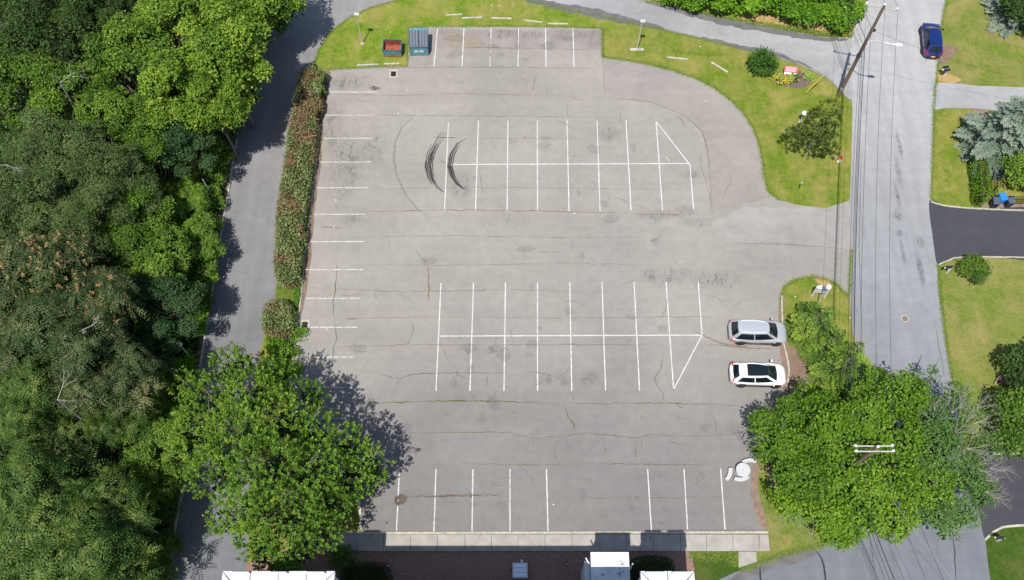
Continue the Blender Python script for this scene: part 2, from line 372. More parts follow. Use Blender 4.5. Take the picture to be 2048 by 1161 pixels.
lane = sheet('access_lane', LANE_L + LANE_R + [(1710, 180), (1720, 60), (1703, 75), (1640, 73), (1560, 60), (1480, 45), (1400, 28), (1340, 15), (1280, 0), (1160, -45), (1000, -90), (800, -95), (650, -55)], .012, 'lane', .05)
# paler weathered crown of the top road
sheet('top_road', [(1045, -6), (1150, 19), (1270, 45), (1400, 75), (1480, 94), (1560, 113), (1625, 137), (1665, 162), (1700, 200), (1725, 190), (1722, 66), (1703, 77), (1640, 76), (1560, 64), (1480, 49), (1400, 32), (1340, 19), (1280, 4), (1170, -35)], .016, 'toproad', .03)
ST_L = [(1760, -80), (1737, 0), (1715, 45), (1703, 78), (1704, 200), (1703, 300), (1700, 400), (1698, 500), (1698, 590), (1704, 650), (1713, 720), (1720, 800), (1720, 890), (1712, 970), (1695, 1040), (1668, 1080), (1640, 1092), (1560, 1112), (1480, 1142), (1435, 1161), (1330, 1215), (1200, 1300)]
ST_R = [(2010, 1300), (1980, 1161), (1970, 1080), (1958, 1020), (1945, 960), (1930, 900), (1915, 830), (1905, 760), (1896, 710), (1888, 650), (1880, 590), (1874, 527), (1867, 470), (1862, 405), (1865, 300), (1868, 200), (1875, 130), (1880, 60), (1893, 0), (1905, -80)]
sheet('street', ST_L + ST_R, .020, 'street', .035)
lot_px = [(815, 133), (819, 56), (900, 53), (1010, 54), (1110, 55), (1204, 58), (1205, 115), (1250, 121), (1300, 130), (1345, 142), (1390, 157), (1430, 178), (1460, 200), (1487, 228), (1505, 255), (1517, 288), (1524, 320), (1528, 355), (1536, 385), (1560, 401), (1600, 412), (1650, 417), (1699, 402), (1703, 500), (1698, 590), (1690, 588), (1675, 570), (1655, 560), (1625, 553), (1595, 558), (1570, 572), (1561, 592), (1563, 650), (1568, 700), (1575, 740), (1570, 780), (1545, 820), (1530, 880), (1515, 930), (1508, 980), (1518, 1020), (1533, 1064), (1400, 1066), (1000, 1066), (722, 1066), (722, 1000), (650, 930), (590, 860), (578, 790), (586, 720), (595, 650), (605, 560), (620, 430), (632, 330), (645, 190), (655, 141), (700, 137), (765, 134)]
lot = sheet('parking_lot', lot_px, .028, 'lot', .03, .5, smooth=False)
sheet('outer_strip', [(1207, 118), (1250, 124), (1300, 133), (1345, 145), (1390, 160), (1430, 181), (1460, 203), (1485, 230), (1502, 257), (1514, 290), (1521, 322), (1525, 357), (1533, 387), (1540, 396), (1420, 425), (1418, 360), (1413, 300), (1403, 263), (1368, 232), (1300, 205), (1208, 192)], .032, 'ring', .04, parent=lot, smooth=False)
sheet('upper_bay_paving', [(822, 59), (1202, 61), (1203, 99), (1100, 97), (980, 96), (870, 98), (858, 132), (820, 131)], .032, 'bay', .06, parent=lot, smooth=False)
sheet('entrance_apron', [(1425, 447), (1480, 420), (1560, 413), (1620, 418), (1697, 441), (1697, 497), (1640, 493), (1560, 487), (1450, 483)], .033, 'apron', .22, parent=lot)
# darker worn edges of the roads
for k, (px, w) in enumerate([([(1290, 4), (1400, 33), (1480, 50), (1560, 65), (1640, 78), (1700, 80)], .8), ([(1050, 0), (1150, 19), (1270, 45), (1330, 60)], 1.1), ([(1400, 75), (1480, 94), (1560, 113), (1625, 137)], .5), ([(1448, 1172), (1488, 1152), (1566, 1122), (1645, 1102)], .8)]):
    mb = MB(); r = random.Random(k); ribbon_mb(mb, dense([G(*p) for p in px], .4, .1, False, k), w, .024 if k < 3 else .026, True, r, .25)
    mb.build('road_edge', 'patchdark')['kind'] = 'structure'
# drives and lawns on the right
sheet('pale_driveway', [(1866, 222), (1871, 169), (1960, 172), (2080, 182), (2080, 226), (1950, 218), (1886, 217)], .012, 'paledrive', .04)
sheet('black_driveway', [(1859, 402), (1890, 412), (1950, 418), (2110, 422), (2110, 517), (1985, 515), (1930, 516), (1900, 521), (1876, 531), (1866, 480)], .024, 'black', .02)
sheet('lower_driveway', [(1932, 905), (2110, 906), (2110, 1051), (2048, 1051), (2005, 1054), (1985, 1064), (1969, 1079), (1955, 1010)], .024, 'black', .02)
sheet('left_lawn', [(627, 132), (640, 95), (665, 62), (700, 35), (745, 15), (800, 0), (900, -14), (1000, -6), (1060, 4), (1150, 24), (1230, 42), (1204, 58), (1010, 52), (818, 54), (814, 132), (765, 134), (655, 142)], .008, 'lawn3', .05)
sheet('right_lawn', [(1880, 60), (1893, 0), (1900, -60), (2300, -60), (2300, 180), (2048, 180), (1960, 170), (1870, 168), (1876, 125)], .008, 'lawn2', .05)
sheet('middle_lawn', [(1866, 300), (1867, 222), (1886, 217), (1950, 219), (2300, 226), (2300, 420), (1950, 417), (1890, 411), (1862, 402)], .008, 'lawn', .05)
sheet('lower_lawn', [(1876, 531), (1900, 521), (1930, 516), (2300, 516), (2300, 906), (1935, 905), (1915, 830), (1905, 760), (1888, 650)], .008, 'lawn2', .05)
sheet('dark_lawn', [(1969, 1079), (1985, 1064), (2005, 1054), (2048, 1051), (2300, 1051), (2300, 1400), (2010, 1400), (1980, 1161)], .008, 'lawn4', .05)
sheet('dry_verge', [(1255, -14), (1340, 13), (1400, 27), (1480, 44), (1560, 59), (1640, 72), (1701, 77), (1712, 45), (1725, -10), (1690, 40), (1600, 40), (1480, 20), (1400, 2), (1330, -20)], .008, 'verge', .12)
sheet('lane_verge', [(p[0] - 3, p[1]) for p in LANE_L[3:]] + [(p[0] - 18, p[1]) for p in LANE_L[3:][::-1]], .009, 'dirt', .15)
sheet('dirt_patch', [(1872, 125), (1880, 90), (1898, 88), (1915, 97), (1908, 110), (1885, 130)], .010, 'dirt', .08)
sheet('dirt_patch', [(1876, 145), (1895, 146), (1925, 160), (1905, 168), (1872, 167)], .010, 'verge', .12)
sheet('dirt_patch', [(1628, 557), (1640, 554), (1658, 562), (1666, 573), (1650, 576), (1636, 568)], .010, 'verge', .04)
sheet('hedge_soil', [(1946, 215), (1958, 300), (1968, 400), (1955, 420), (2110, 424), (2110, 405), (1985, 400), (1980, 300), (1975, 215)], .010, 'reddirt', .1)
sheet('island_dirt', [(1570, 700), (1590, 690), (1640, 720), (1700, 770), (1715, 840), (1700, 960), (1640, 1040), (1560, 1010), (1530, 900), (1575, 790)], .008, 'dirt', .3)
sheet('corner_grass', [(1535, 1066), (1520, 1020), (1511, 985), (1560, 1000), (1650, 1050), (1665, 1078), (1640, 1092), (1560, 1111), (1500, 1134), (1480, 1104), (1539, 1104)], .010, 'lawn2', .08)
sheet('mulch_bed', [(560, 1100), (1400, 1103), (1470, 1105), (1440, 1125), (1400, 1135), (1390, 1300), (560, 1300)], .010, 'mulch', .08)
sheet('bank_grass', [(1385, 1110), (1430, 1104), (1480, 1103), (1484, 1141), (1435, 1161), (1330, 1215), (1388, 1140)], .013, 'lawn4', .12)
sheet('flowerbed', [(1548, 152), (1560, 148), (1600, 145), (1622, 150), (1624, 165), (1600, 177), (1570, 172), (1552, 163)], .012, 'mulch2', .04)
sheet('red_grit_edge', [(1563, 592), (1569, 592), (1570, 650), (1575, 700), (1582, 742), (1577, 782), (1552, 822), (1537, 880), (1522, 930), (1516, 980), (1526, 1020), (1536, 1062), (1524, 1062), (1508, 1020), (1500, 980), (1508, 930), (1526, 880), (1540, 825), (1564, 780), (1568, 740), (1561, 700), (1556, 650)], .036, 'reddirt', .07)
sheet('grit_strip', [(655, 141), (663, 145), (654, 190), (641, 330), (629, 430), (616, 560), (606, 620), (596, 640), (607, 560), (620, 430), (632, 330), (646, 190)], .036, 'dirt', .08)

M_SAND = [(898, 66), (935, 64), (962, 76), (958, 94), (930, 99), (900, 94), (886, 80)]
def crackmat(name, a, b, cover=.45, soft=.08, amax=1.0):
    m, n, p = nodes_of(name)
    c = ramp(n, noise(n, 2.5, 4, .7), [(.4, a), (.6, b)]); n.links.new(c, p.inputs['Base Color']); p.inputs['Roughness'].default_value = .95
    t = n.nodes.new('ShaderNodeBsdfTransparent'); ms = n.nodes.new('ShaderNodeMixShader')
    f = ramp(n, noise(n, 4.5, 5, .8), [(cover - soft, g3(0)), (cover + soft, g3(amax))])
    n.links.new(f, ms.inputs[0]); n.links.new(t.outputs[0], ms.inputs[1]); n.links.new(p.outputs[0], ms.inputs[2])
    n.links.new(ms.outputs[0], n.nodes['Material Output'].inputs[0]); return m
M['paint'] = crackmat('road_paint', (.46, .46, .44), (.58, .58, .56), .34, .10)
M['paintworn'] = crackmat('worn_paint', (.44, .43, .41), (.54, .53, .50), .40, .12)
# painted stall lines: parts of the lot
LINES = []
for y, a, b in [(185, 655, 755), (231, 652, 751), (277.5, 648, 746), (325, 640, 741), (376.5, 633, 737), (429.5, 628, 731), (484, 620, 729), (540, 612, 727), (597.5, 612, 719), (655.5, 620, 715), (715, 590, 709), (776, 585, 703), (838, 590, 697)]:
    LINES.append(((a, y), (b, y), 1))
for a, b in [((875, 58), (868, 135)), ((928, 57), (924, 134)), ((982, 56), (980, 134)), ((1037, 57), (1036, 134)), ((1091, 57), (1092, 134)), ((1146, 56), (1148, 134)),
             ((897, 246), (889, 423)), ((957, 242), (951, 423)), ((1016, 242), (1014, 423)), ((1074.5, 242), (1075, 423)), ((1134, 242), (1138, 423)), ((1194, 242), (1200, 423)), ((1252, 242), (1262, 421)), ((1312, 243), (1325, 422)), ((1380, 331), (1387, 420)), ((1312, 243), (1380, 331)), ((895, 330), (1380, 328)),
             ((882, 567), (872, 783)), ((947, 567), (940, 783)), ((1011, 566), (1008, 783)), ((1075, 566), (1075, 783)), ((1139.5, 566), (1143.5, 783)), ((1204, 565), (1211, 782)), ((1268, 565), (1279, 782)), ((1332, 565), (1347, 780)), ((1396.5, 565), (1404, 671)), ((1404, 671), (1347, 780)), ((880, 673), (1404, 671)),
             ((799, 939), (793, 1063)), ((872, 939), (868, 1063)), ((946, 939), (944, 1063)), ((1020, 939), (1020, 1063)), ((1093, 939), (1096, 1063)), ((1295, 939), (1303, 1062)), ((1368, 939), (1375, 1060)), ((1441, 938), (1450, 1060))]:
    LINES.append((a, b, 0))
rnd = random.Random(5)
for i, (a, b, worn) in enumerate(LINES):
    mb = MB(); horiz = abs(a[0] - b[0]) > 400
    pts = dense([G(*a), G(*b)], .25, .006, False, i, smooth=False)
    ribbon_mb(mb, pts, .088, .0405 if horiz else .037, False, rnd, .16)
    mb.build('stall_line', 'paintworn' if worn else 'paint', lot)
# cracks with weeds in them
M['crack'] = crackmat('dark_crack', (.075, .062, .052), (.13, .105, .08), .44)
M['weed'] = crackmat('weedy_crack', (.06, .09, .02), (.13, .12, .035), .36)
M['orange'] = crackmat('dry_weed_crack', (.22, .15, .085), (.15, .125, .07), .46)
M['tar'] = crackmat('tar_seal', (.018, .018, .022), (.03, .03, .035), .25)
M['skid'] = crackmat('tyre_rubber_mark', (.022, .022, .024), (.05, .05, .05), .38)
M['faint'] = crackmat('faint_rubber_mark', (.20, .195, .185), (.22, .215, .205), .5)
M['oil'] = crackmat('oil_stain', (.075, .075, .075), (.14, .14, .14), .56)
M['rustst'] = crackmat('rust_stain', (.10, .06, .045), (.14, .085, .065), .50, .12)
M['sand'] = crackmat('washed_sand', (.33, .28, .21), (.37, .31, .23), .52, .22)
sheet('sand_wash', M_SAND, .0355, 'sand', .2, parent=lot)
CR = [
 ('weed', .10, [(700, 809), (780, 806), (895, 802), (958, 803), (1018, 804), (1125, 808)]), ('weed', .07, [(1125, 808), (1216, 808), (1335, 807), (1414, 809), (1489, 814)]),
 ('weed', .13, [(1127, 810), (1135, 830), (1147, 850), (1148, 864)]), ('weed', .06, [(1327, 701), (1323, 737), (1309, 757), (1317, 776), (1327, 788), (1325, 806)]), ('weed', .07, [(1350, 808), (1367, 819)]),
 ('crack', .07, [(750, 745), (780, 755), (800, 759), (824, 749), (879, 747), (939, 746), (1018, 747)]), ('crack', .06, [(796, 759), (794, 776)]), ('orange', .08, [(1059, 743), (1089, 749), (1109, 754), (1120, 747)]),
 ('orange', .07, [(660, 694), (780, 692), (824, 689), (867, 690), (978, 691)]), ('crack', .05, [(978, 691), (1129, 690), (1300, 690)]), ('orange', .05, [(690, 638), (780, 636), (879, 635), (946, 635)]), ('crack', .04, [(946, 635), (1150, 637), (1400, 634), (1460, 632)]),
 ('orange', .12, [(857, 535), (857, 570), (858, 602)]), ('weed', .04, [(917, 737), (909, 776)]), ('weed', .04, [(974, 749), (973, 778)]), ('weed', .05, [(940, 784), (952, 802)]), ('weed', .05, [(1143, 784), (1149, 806)]), ('weed', .04, [(990, 779), (987, 802)]),
 ('crack', .04, [(610, 575), (780, 584), (940, 582), (1020, 580), (1160, 584)]), ('weed', .10, [(673, 540), (671, 577), (667, 600), (668, 634)]), ('weed', .06, [(668, 634), (675, 677), (666, 698), (664, 740), (700, 790), (730, 809)]),
 ('weed', .05, [(780, 867), (860, 866), (1010, 865), (1067, 877), (1125, 874), (1171, 867), (1276, 877), (1299, 870), (1377, 874), (1474, 869)]), ('weed', .05, [(1067, 877), (1068, 892)]), ('weed', .04, [(1283, 878), (1283, 899)]), ('crack', .04, [(1155, 879), (1160, 897)]), ('crack', .04, [(1112, 880), (1110, 925)]), ('crack', .04, [(1271, 884), (1271, 925)]),
 ('orange', .08, [(927, 928), (987, 929), (1079, 931), (1171, 928)]), ('crack', .05, [(1171, 928), (1262, 929), (1423, 931)]), ('rustst', .14, [(815, 994), (895, 993), (1000, 991)]), ('orange', .07, [(822, 991), (895, 991), (1005, 989)]), ('orange', .05, [(1125, 995), (1262, 998), (1354, 996), (1483, 993)]),
 ('orange', .09, [(705, 424), (800, 423), (900, 421), (1074, 423), (1270, 428)]), ('orange', .12, [(1270, 429), (1330, 430), (1372, 428)]), ('orange', .06, [(935, 277), (1074, 278), (1180, 280)]), ('orange', .05, [(655, 190), (800, 192), (900, 188), (1100, 192), (1205, 195)]),
 ('crack', .06, [(1205, 195), (1300, 205), (1370, 232), (1405, 265), (1415, 300), (1420, 360), (1425, 430)]), ('orange', .12, [(930, 96), (985, 96), (1040, 98)]), ('crack', .05, [(1040, 98), (1120, 99), (1200, 101)]), ('orange', .14, [(981, 62), (980, 132)]), ('orange', .07, [(1036, 70), (1036, 110)]),
 ('crack', .06, [(1205, 115), (1207, 150), (1208, 190)]), ('orange', .14, [(1390, 665), (1440, 687), (1500, 697), (1560, 700)]), ('weed', .08, [(1400, 690), (1450, 692), (1500, 699)]), ('crack', .05, [(1460, 487), (1560, 489), (1640, 494), (1697, 500)]), ('crack', .05, [(1072, 150), (1064, 185)]), ('crack', .03, [(1135, 210), (1136, 240)]),
 ('crack', .05, [(640, 138), (820, 136), (980, 135), (1205, 138)]), ('crack', .04, [(655, 230), (830, 232), (1100, 234), (1240, 236)]), ('crack', .03, [(620, 380), (800, 378), (1000, 376), (1380, 380)]), ('crack', .03, [(700, 475), (900, 472), (1130, 476), (1300, 474)]), ('crack', .03, [(690, 530), (880, 532), (1130, 528), (1400, 531)]), ('crack', .04, [(1399, 300), (1402, 332), (1428, 430)]),
 ('crack', .04, [(1020, 430), (1012, 450)]), ('crack', .04, [(800, 640), (825, 645), (827, 665), (815, 690)]), ('weed', .04, [(884, 695), (896, 722)]), ('orange', .10, [(690, 638), (715, 639)]), ('orange', .1, [(640, 455), (690, 457)]),
]
def ribbons(specs, z, wj=.6, jit=.05, name='crack', parent=lot, step=.22):
    rr = random.Random(11); by = {}; ws = .82 if name == 'crack' else 1
    for i, (mat, w, px) in enumerate(specs):
        mb = by.setdefault(mat, MB())
        ribbon_mb(mb, dense([G(*p) for p in px], step, jit, False, i + 50, False), w * ws, z + i * .00005, True, rr, wj)
    for mat, mb in by.items():
        o = mb.build(name, mat, parent)
        if parent is None: o['kind'] = 'structure'
ribbons(CR, .0425)
# hairline cracks wandering over the lot
hr = random.Random(77); hair = []
for i in range(60):
    x, y = hr.uniform(650, 1500), hr.uniform(140, 1050); a = hr.choice((0, 0, math.pi / 2)) + hr.uniform(-.4, .4); L = hr.uniform(8, 40)
    pts = [(x, y)]
    for k in range(4): a += hr.uniform(-.5, .5); x += math.cos(a) * L / 3; y += math.sin(a) * L / 3; pts.append((x, y))
    hair.append(('crack', hr.uniform(.02, .035), pts))
ribbons(hair, .046, name='hairline_crack')
SK = []
arcL = [(885, 264), (869, 287), (858, 310), (855, 333), (860, 357), (869, 372), (886, 386)]
arcR = [(933, 277), (914, 289), (902, 308), (897, 333), (903, 353), (912, 368), (927, 380)]
for dx, w, a, b in ((0, .10, 0, 7), (3.4, .13, 1, 7), (6.6, .10, 1, 6), (-3, .10, 2, 6), (9.5, .09, 0, 5), (5, .06, 0, 7), (-5, .06, 1, 5)): SK.append(('skid', w, [(x + dx, y + abs(dx) * .2) for x, y in arcL[a:b]]))
for dx, w, a, b in ((0, .12, 0, 7), (3.4, .13, 1, 7), (6.8, .09, 1, 7), (-3, .06, 2, 6), (1.5, .10, 3, 7)): SK.append(('skid', w, [(x + dx, y + dx * .2) for x, y in arcR[a:b]]))
SK += [('skid', .06, [(866, 276), (890, 276), (916, 276)]), ('skid', .05, [(880, 323), (893, 328)]), ('faint', .16, [(829, 231), (804, 256), (790, 287), (788, 322), (794, 353), (811, 391), (835, 419), (870, 442)])]
ribbons(SK, .0475, .35, .012, 'skid_mark')
orr = random.Random(9)
M['spot'] = crackmat('oil_spot', (.10, .10, .10), (.14, .14, .14), .50, .24, .22)
sr = random.Random(31)
for i in range(70):
    row = sr.choice([(900, 1310, 255, 320), (900, 1310, 340, 415), (885, 1340, 575, 660), (885, 1340, 685, 770), (800, 1440, 950, 1050), (880, 1150, 65, 125), (640, 720, 190, 780), (760, 1450, 440, 555), (700, 1480, 800, 930)])
    cx, cy = G(sr.uniform(row[0], row[1]), sr.uniform(row[2], row[3])); r0 = sr.uniform(.15, .6); ex = sr.uniform(.5, 1.6); m = 9
    sheet('oil_spot', [(cx + r0 * ex * math.cos(6.283 * k / m) * sr.uniform(.6, 1.3), cy + r0 * math.sin(6.283 * k / m) * sr.uniform(.6, 1.3)) for k in range(m)], .0561 + i * .00004, 'spot', .03, .15, world=True, parent=lot)
RS = [('rustst', .75, [(790, 996), (800, 1000), (815, 996)]), ('rustst', .4, [(792, 1006), (800, 1010)]), ('rustst', .25, [(770, 1045), (776, 1050)]), ('rustst', .4, [(738, 177), (762, 178)])]
ribbons(RS, .054, .3, .05, 'rust_stain', step=.12)
# street: tar stains, seams
ribbons([('tar', .12, [(1520, 1133), (1522, 1161), (1523, 1190)]), ('tar', .13, [(1631, 1100), (1643, 1120), (1649, 1140), (1652, 1175)]), ('tar', .07, [(1903, 1050), (1908, 1090), (1912, 1161)]), ('crack', .06, [(1735, 1040), (1742, 1090), (1752, 1161)]), ('crack', .05, [(1722, 300), (1718, 500), (1725, 700)]), ('crack', .04, [(1868, 640), (1890, 760)])], .033, .2, .03, 'tar_seam', None)
# white litter specks
mb = MB()
for x, y in [(797, 228), (815, 182), (1149, 429), (1107, 1010), (668, 456), (672, 402), (1411, 203), (983, 12), (999, 14), (781, 66), (1400, 95), (1590, 595), (1333, 318), (1337, 322), (654, 660), (1699, 637)]:
    g = G(x, y); mb.box((g[0], g[1], .09), (.10, .08, .05), rnd.uniform(0, 3))
tag(mb.build('litter', 'white'), 'tiny white scraps of litter scattered over the paving and grass', 'litter', kind='stuff')

# kerbs -------------------------------------------------------------
def kerb(name, px, w, h, mat, label, z=0.0, jit=.02):
    pts = dense([G(*p) for p in px], .5, jit, False, 3, True); P = [Vector(p) for p in pts]; mb = MB(); n = len(P)
    for i, p in enumerate(P):
        d = (P[min(i + 1, n - 1)] - P[max(i - 1, 0)]).normalized(); s = Vector((-d.y, d.x)) * w / 2
        for q, zz in ((p + s, z), (p + s * .85, z + h), (p - s * .85, z + h), (p - s, z)): mb.v.append((q.x, q.y, zz))
    for i in range(n - 1):
        for j in range(3): mb.f.append((4 * i + j, 4 * i + j + 1, 4 * i + j + 5, 4 * i + j + 4))
    mb.f.append((0, 1, 2, 3)); mb.f.append(tuple(4 * (n - 1) + j for j in (3, 2, 1, 0)))
    return tag(mb.build(name, mat), label, 'kerb', kind='structure')
kerb('lane_kerb', LANE_L[5:18], .18, .12, 'kerb', 'pale kerb')
kerb('lot_kerb', [(645, 205), (640, 250), (632, 330), (620, 430), (607, 540), (603, 590)], .14, .14, 'kerb', 'kerb')
kerb('lot_kerb', [(603, 590), (596, 650), (586, 720), (577, 790)], .13, .14, 'kerb', 'kerb')
kerb('lot_kerb', [(1563, 592), (1565, 650), (1570, 700), (1577, 740), (1572, 780)], .13, .10, 'kerb', 'kerb', jit=.05)
kerb('drive_kerb', [(1862, 404), (1890, 412), (1950, 418), (2080, 423)], .16, .07, 'kerbpale', 'kerb')
kerb('drive_kerb', [(1877, 530), (1900, 520), (1930, 515), (2080, 516)], .13, .07, 'kerbpale', 'kerb')
kerb('drive_kerb', [(1970, 1080), (1985, 1064), (2005, 1054), (2080, 1051)], .18, .07, 'kerb', 'kerb', jit=.05)
kerb('drive_kerb', [(1985, 907), (2080, 906)], .25, .07, 'kerb', 'kerb')
kerb('edge_kerb', [(722, 1060), (721, 1030), (719, 1003)], .2, .12, 'kerb', 'kerb')

# sidewalk slabs ------------------------------------------------------
sw = empty('sidewalk', (*G(1000, 1085), 0)); sw['kind'] = 'structure'; ox, oy = sw.location.x, sw.location.y
JX = [600, 660, 714, 767, 821, 875, 930, 983, 1036, 1090, 1144, 1252, 1306, 1360, 1412, 1465, 1517, 1539]
for i in range(len(JX) - 1):
    mb = MB(); q = []
    for x, y, e in ((JX[i], 1070, 1), (JX[i + 1], 1070, -1), (JX[i + 1], 1103, -1), (JX[i], 1103, 1)):
        if JX[i + 1] == 1539 and x == 1539 and y == 1070: x = 1536
        g = G(x, y); q.append((g[0] + e * .012 - ox, g[1] - oy))
    mb.prism(q, -.05, .14 + .008 * (i % 3 - 1)).build('slab', 'concrete', sw, bevel=.01)
mb = MB(); a = G(600, 1067.2); b = G(1536, 1065.5)
mb.prism([(a[0] - ox, a[1] - .10 - oy), (b[0] - ox, b[1] - .10 - oy), (b[0] - ox, b[1] + .09 - oy), (a[0] - ox, a[1] + .09 - oy)], -.05, .15).build('kerb_edge', 'kerbpale', sw, bevel=.015)
mb = MB(); q = [G(1476, 1104), G(1512, 1104), G(1513, 1124), G(1477, 1136)]
mb.prism([(x - ox, y - oy) for x, y in q], -.05, .09).build('stub_slab', 'concrete', sw, bevel=.01)
mb = MB(); ribbon_mb(mb, [(G(1517, 1070)[0] - ox, G(1517, 1070)[1] - oy), (G(1520, 1100)[0] - ox, G(1520, 1100)[1] - oy)], .10, .152, True, rnd, .5); mb.build('wide_joint', 'weed', sw)
mb = MB(); ribbon_mb(mb, dense([(G(1300, 1072)[0] - ox, G(1300, 1072)[1] - oy), (G(1301, 1083)[0] - ox, G(1301, 1083)[1] - oy)], .1, .01, False), .14, .152, True, rnd, .4); mb.build('rust_streak', 'rustst', sw)

# ================================================================= FOLIAGE
def unit(a): return a / np.maximum(np.linalg.norm(a, axis=-1, keepdims=True), 1e-9)
class Leaves:
    """gathers leaf blades (base, direction, normal, length, width, tint) and builds them as one mesh of folded kites"""
    def __init__(s): s.a = []
    def add(s, c, d, n, L, Wd, t):
        k = len(c); f = lambda v: np.broadcast_to(np.asarray(v, float), (k,)).copy()
        s.a.append((c, unit(d), unit(n), f(L), f(Wd), f(t)))
    def build(s, name, mat, parent=None, fold=.18):
        c, d, n, L, Wd, t = [np.concatenate([x[i] for x in s.a]) for i in range(6)]
        side = unit(np.cross(d, n)); up = np.cross(side, d); k = len(c)
        mid = c + d * (L * .45)[:, None] - up * (L * fold * .5)[:, None]
        V = np.empty((k, 4, 3)); V[:, 0] = c; V[:, 1] = mid + side * (Wd / 2)[:, None]; V[:, 2] = c + d * L[:, None] - up * (L * .12)[:, None]; V[:, 3] = mid - side * (Wd / 2)[:, None]
        V[:, 0] += up * (L * fold * .2)[:, None]
        me = bpy.data.meshes.new(name); me.vertices.add(4 * k); me.vertices.foreach_set('co', V.ravel())
        me.loops.add(4 * k); me.loops.foreach_set('vertex_index', np.arange(4 * k, dtype=np.int32))
        me.polygons.add(k); me.polygons.foreach_set('loop_start', np.arange(0, 4 * k, 4, dtype=np.int32))
        at = me.attributes.new('tint', 'FLOAT', 'FACE'); at.data.foreach_set('value', np.clip(t, 0, 1).astype(np.float32))
        me.update(calc_edges=True); me.materials.append(LF[mat]); return link(name, me, parent)
def rdir(rs, k): return unit(rs.normal(size=(k, 3)))
def clump_disc(lv, rs, P, N, r, per, L, Wd, tint, tv=.22, flat=.6):
    """flattish pads of leaves shingled over each clump centre"""
    k = len(P); up = np.array([0, 0, 1.]); ax = unit(N * .55 + up * flat + rs.normal(size=(k, 3)) * .22)
    Pn = np.repeat(P, per, 0); An = np.repeat(ax, per, 0); m = len(Pn)
    q = rs.normal(size=(m, 3)); q -= An * (q * An).sum(1, keepdims=True); q = unit(q); rad = np.sqrt(rs.rand(m)) * np.repeat(r * (.7 + .6 * rs.rand(k)), per)
    c = Pn + q * rad[:, None] - An * (rad ** 2 / (2 * r) * .7)[:, None] + An * (rs.normal(size=m) * r * .12)[:, None]
    d = q * .8 + rs.normal(size=(m, 3)) * .45 + An * .05; n = An + rs.normal(size=(m, 3)) * .42
    lv.add(c, d, n, L * (.7 + .6 * rs.rand(m)), Wd * (.7 + .6 * rs.rand(m)), np.repeat(tint, per) + rs.normal(size=m) * tv)
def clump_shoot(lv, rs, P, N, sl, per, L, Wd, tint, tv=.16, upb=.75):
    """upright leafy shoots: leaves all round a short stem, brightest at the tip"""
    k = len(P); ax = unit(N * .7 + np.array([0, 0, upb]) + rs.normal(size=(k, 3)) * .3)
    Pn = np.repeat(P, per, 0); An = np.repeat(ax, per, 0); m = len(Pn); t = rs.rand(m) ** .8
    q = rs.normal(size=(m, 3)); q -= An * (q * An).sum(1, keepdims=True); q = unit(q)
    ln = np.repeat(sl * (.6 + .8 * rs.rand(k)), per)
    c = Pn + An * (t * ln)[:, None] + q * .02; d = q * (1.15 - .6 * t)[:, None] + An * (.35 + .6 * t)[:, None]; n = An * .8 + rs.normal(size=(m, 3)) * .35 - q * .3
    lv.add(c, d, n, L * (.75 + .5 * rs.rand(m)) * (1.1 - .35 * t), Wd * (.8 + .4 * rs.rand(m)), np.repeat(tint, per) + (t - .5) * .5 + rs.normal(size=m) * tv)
def clump_rosette(lv, rs, P, N, fl, fronds, pairs, L, Wd, tint, tv=.12):
    """whorls of long arching compound leaves"""
    k = len(P); ax = unit(N * .6 + np.array([0, 0, .8]) + rs.normal(size=(k, 3)) * .2)
    F = np.repeat(P, fronds, 0); A = np.repeat(ax, fronds, 0); m = len(F)
    q = rs.normal(size=(m, 3)); q -= A * (q * A).sum(1, keepdims=True); q = unit(q); fln = fl * (.6 + .7 * rs.rand(m)); lift = .15 + .75 * rs.rand(m)
    ft = np.repeat(tint, fronds) + rs.normal(size=m) * .15
    for j in range(pairs):
        t = (j + .6) / pairs
        pt = F + q * (fln * t)[:, None] + A * (fln * (lift * t - .75 * t * t))[:, None]
        tan = unit(q + A * (lift - 1.5 * t)[:, None]); sd = unit(np.cross(tan, A)); nn = unit(np.cross(sd, tan))
        for sg in (-1, 1):
            lv.add(pt + rs.normal(size=(m, 3)) * .01, sd * sg + tan * .45 + nn * (.05) + rs.normal(size=(m, 3)) * .12, nn + rs.normal(size=(m, 3)) * .2, L * (1.1 - .6 * abs(t - .45)), Wd, ft + rs.normal(size=m) * tv + .42 * (.55 - t))
def lobed_points(rs, lobes, dens, zmin=-1e9, fill=.18):
    """points on the surface of a heap of lobes (x, y, z, r), none buried in a neighbour; some inside"""
    P, N, T = [], [], []
    La = np.array(lobes, float)
    for i, (x, y, z, r) in enumerate(lobes):
        k = int(dens * 4 * math.pi * r * r * .8); d = rdir(rs, k); d[:, 2] = np.where(rs.rand(k) < .8, abs(d[:, 2]), d[:, 2])
        rr = r * (1 - fill * rs.rand(k) ** 2 + .10 * rs.normal(size=k)); p = np.array([x, y, z]) + d * rr[:, None] * np.array([1, 1, .82])
        dist = np.linalg.norm(p[:, None] - La[None, :, :3], axis=2) / La[None, :, 3]; dist[:, i] = 9
        ok = (dist.min(1) > .74) & (p[:, 2] > zmin)
        P.append(p[ok]); N.append(d[ok]); T.append(np.full(ok.sum(), .5 + rs.normal() * .12) + rs.normal(size=ok.sum()) * .12)
    return np.concatenate(P), np.concatenate(N), np.concatenate(T)
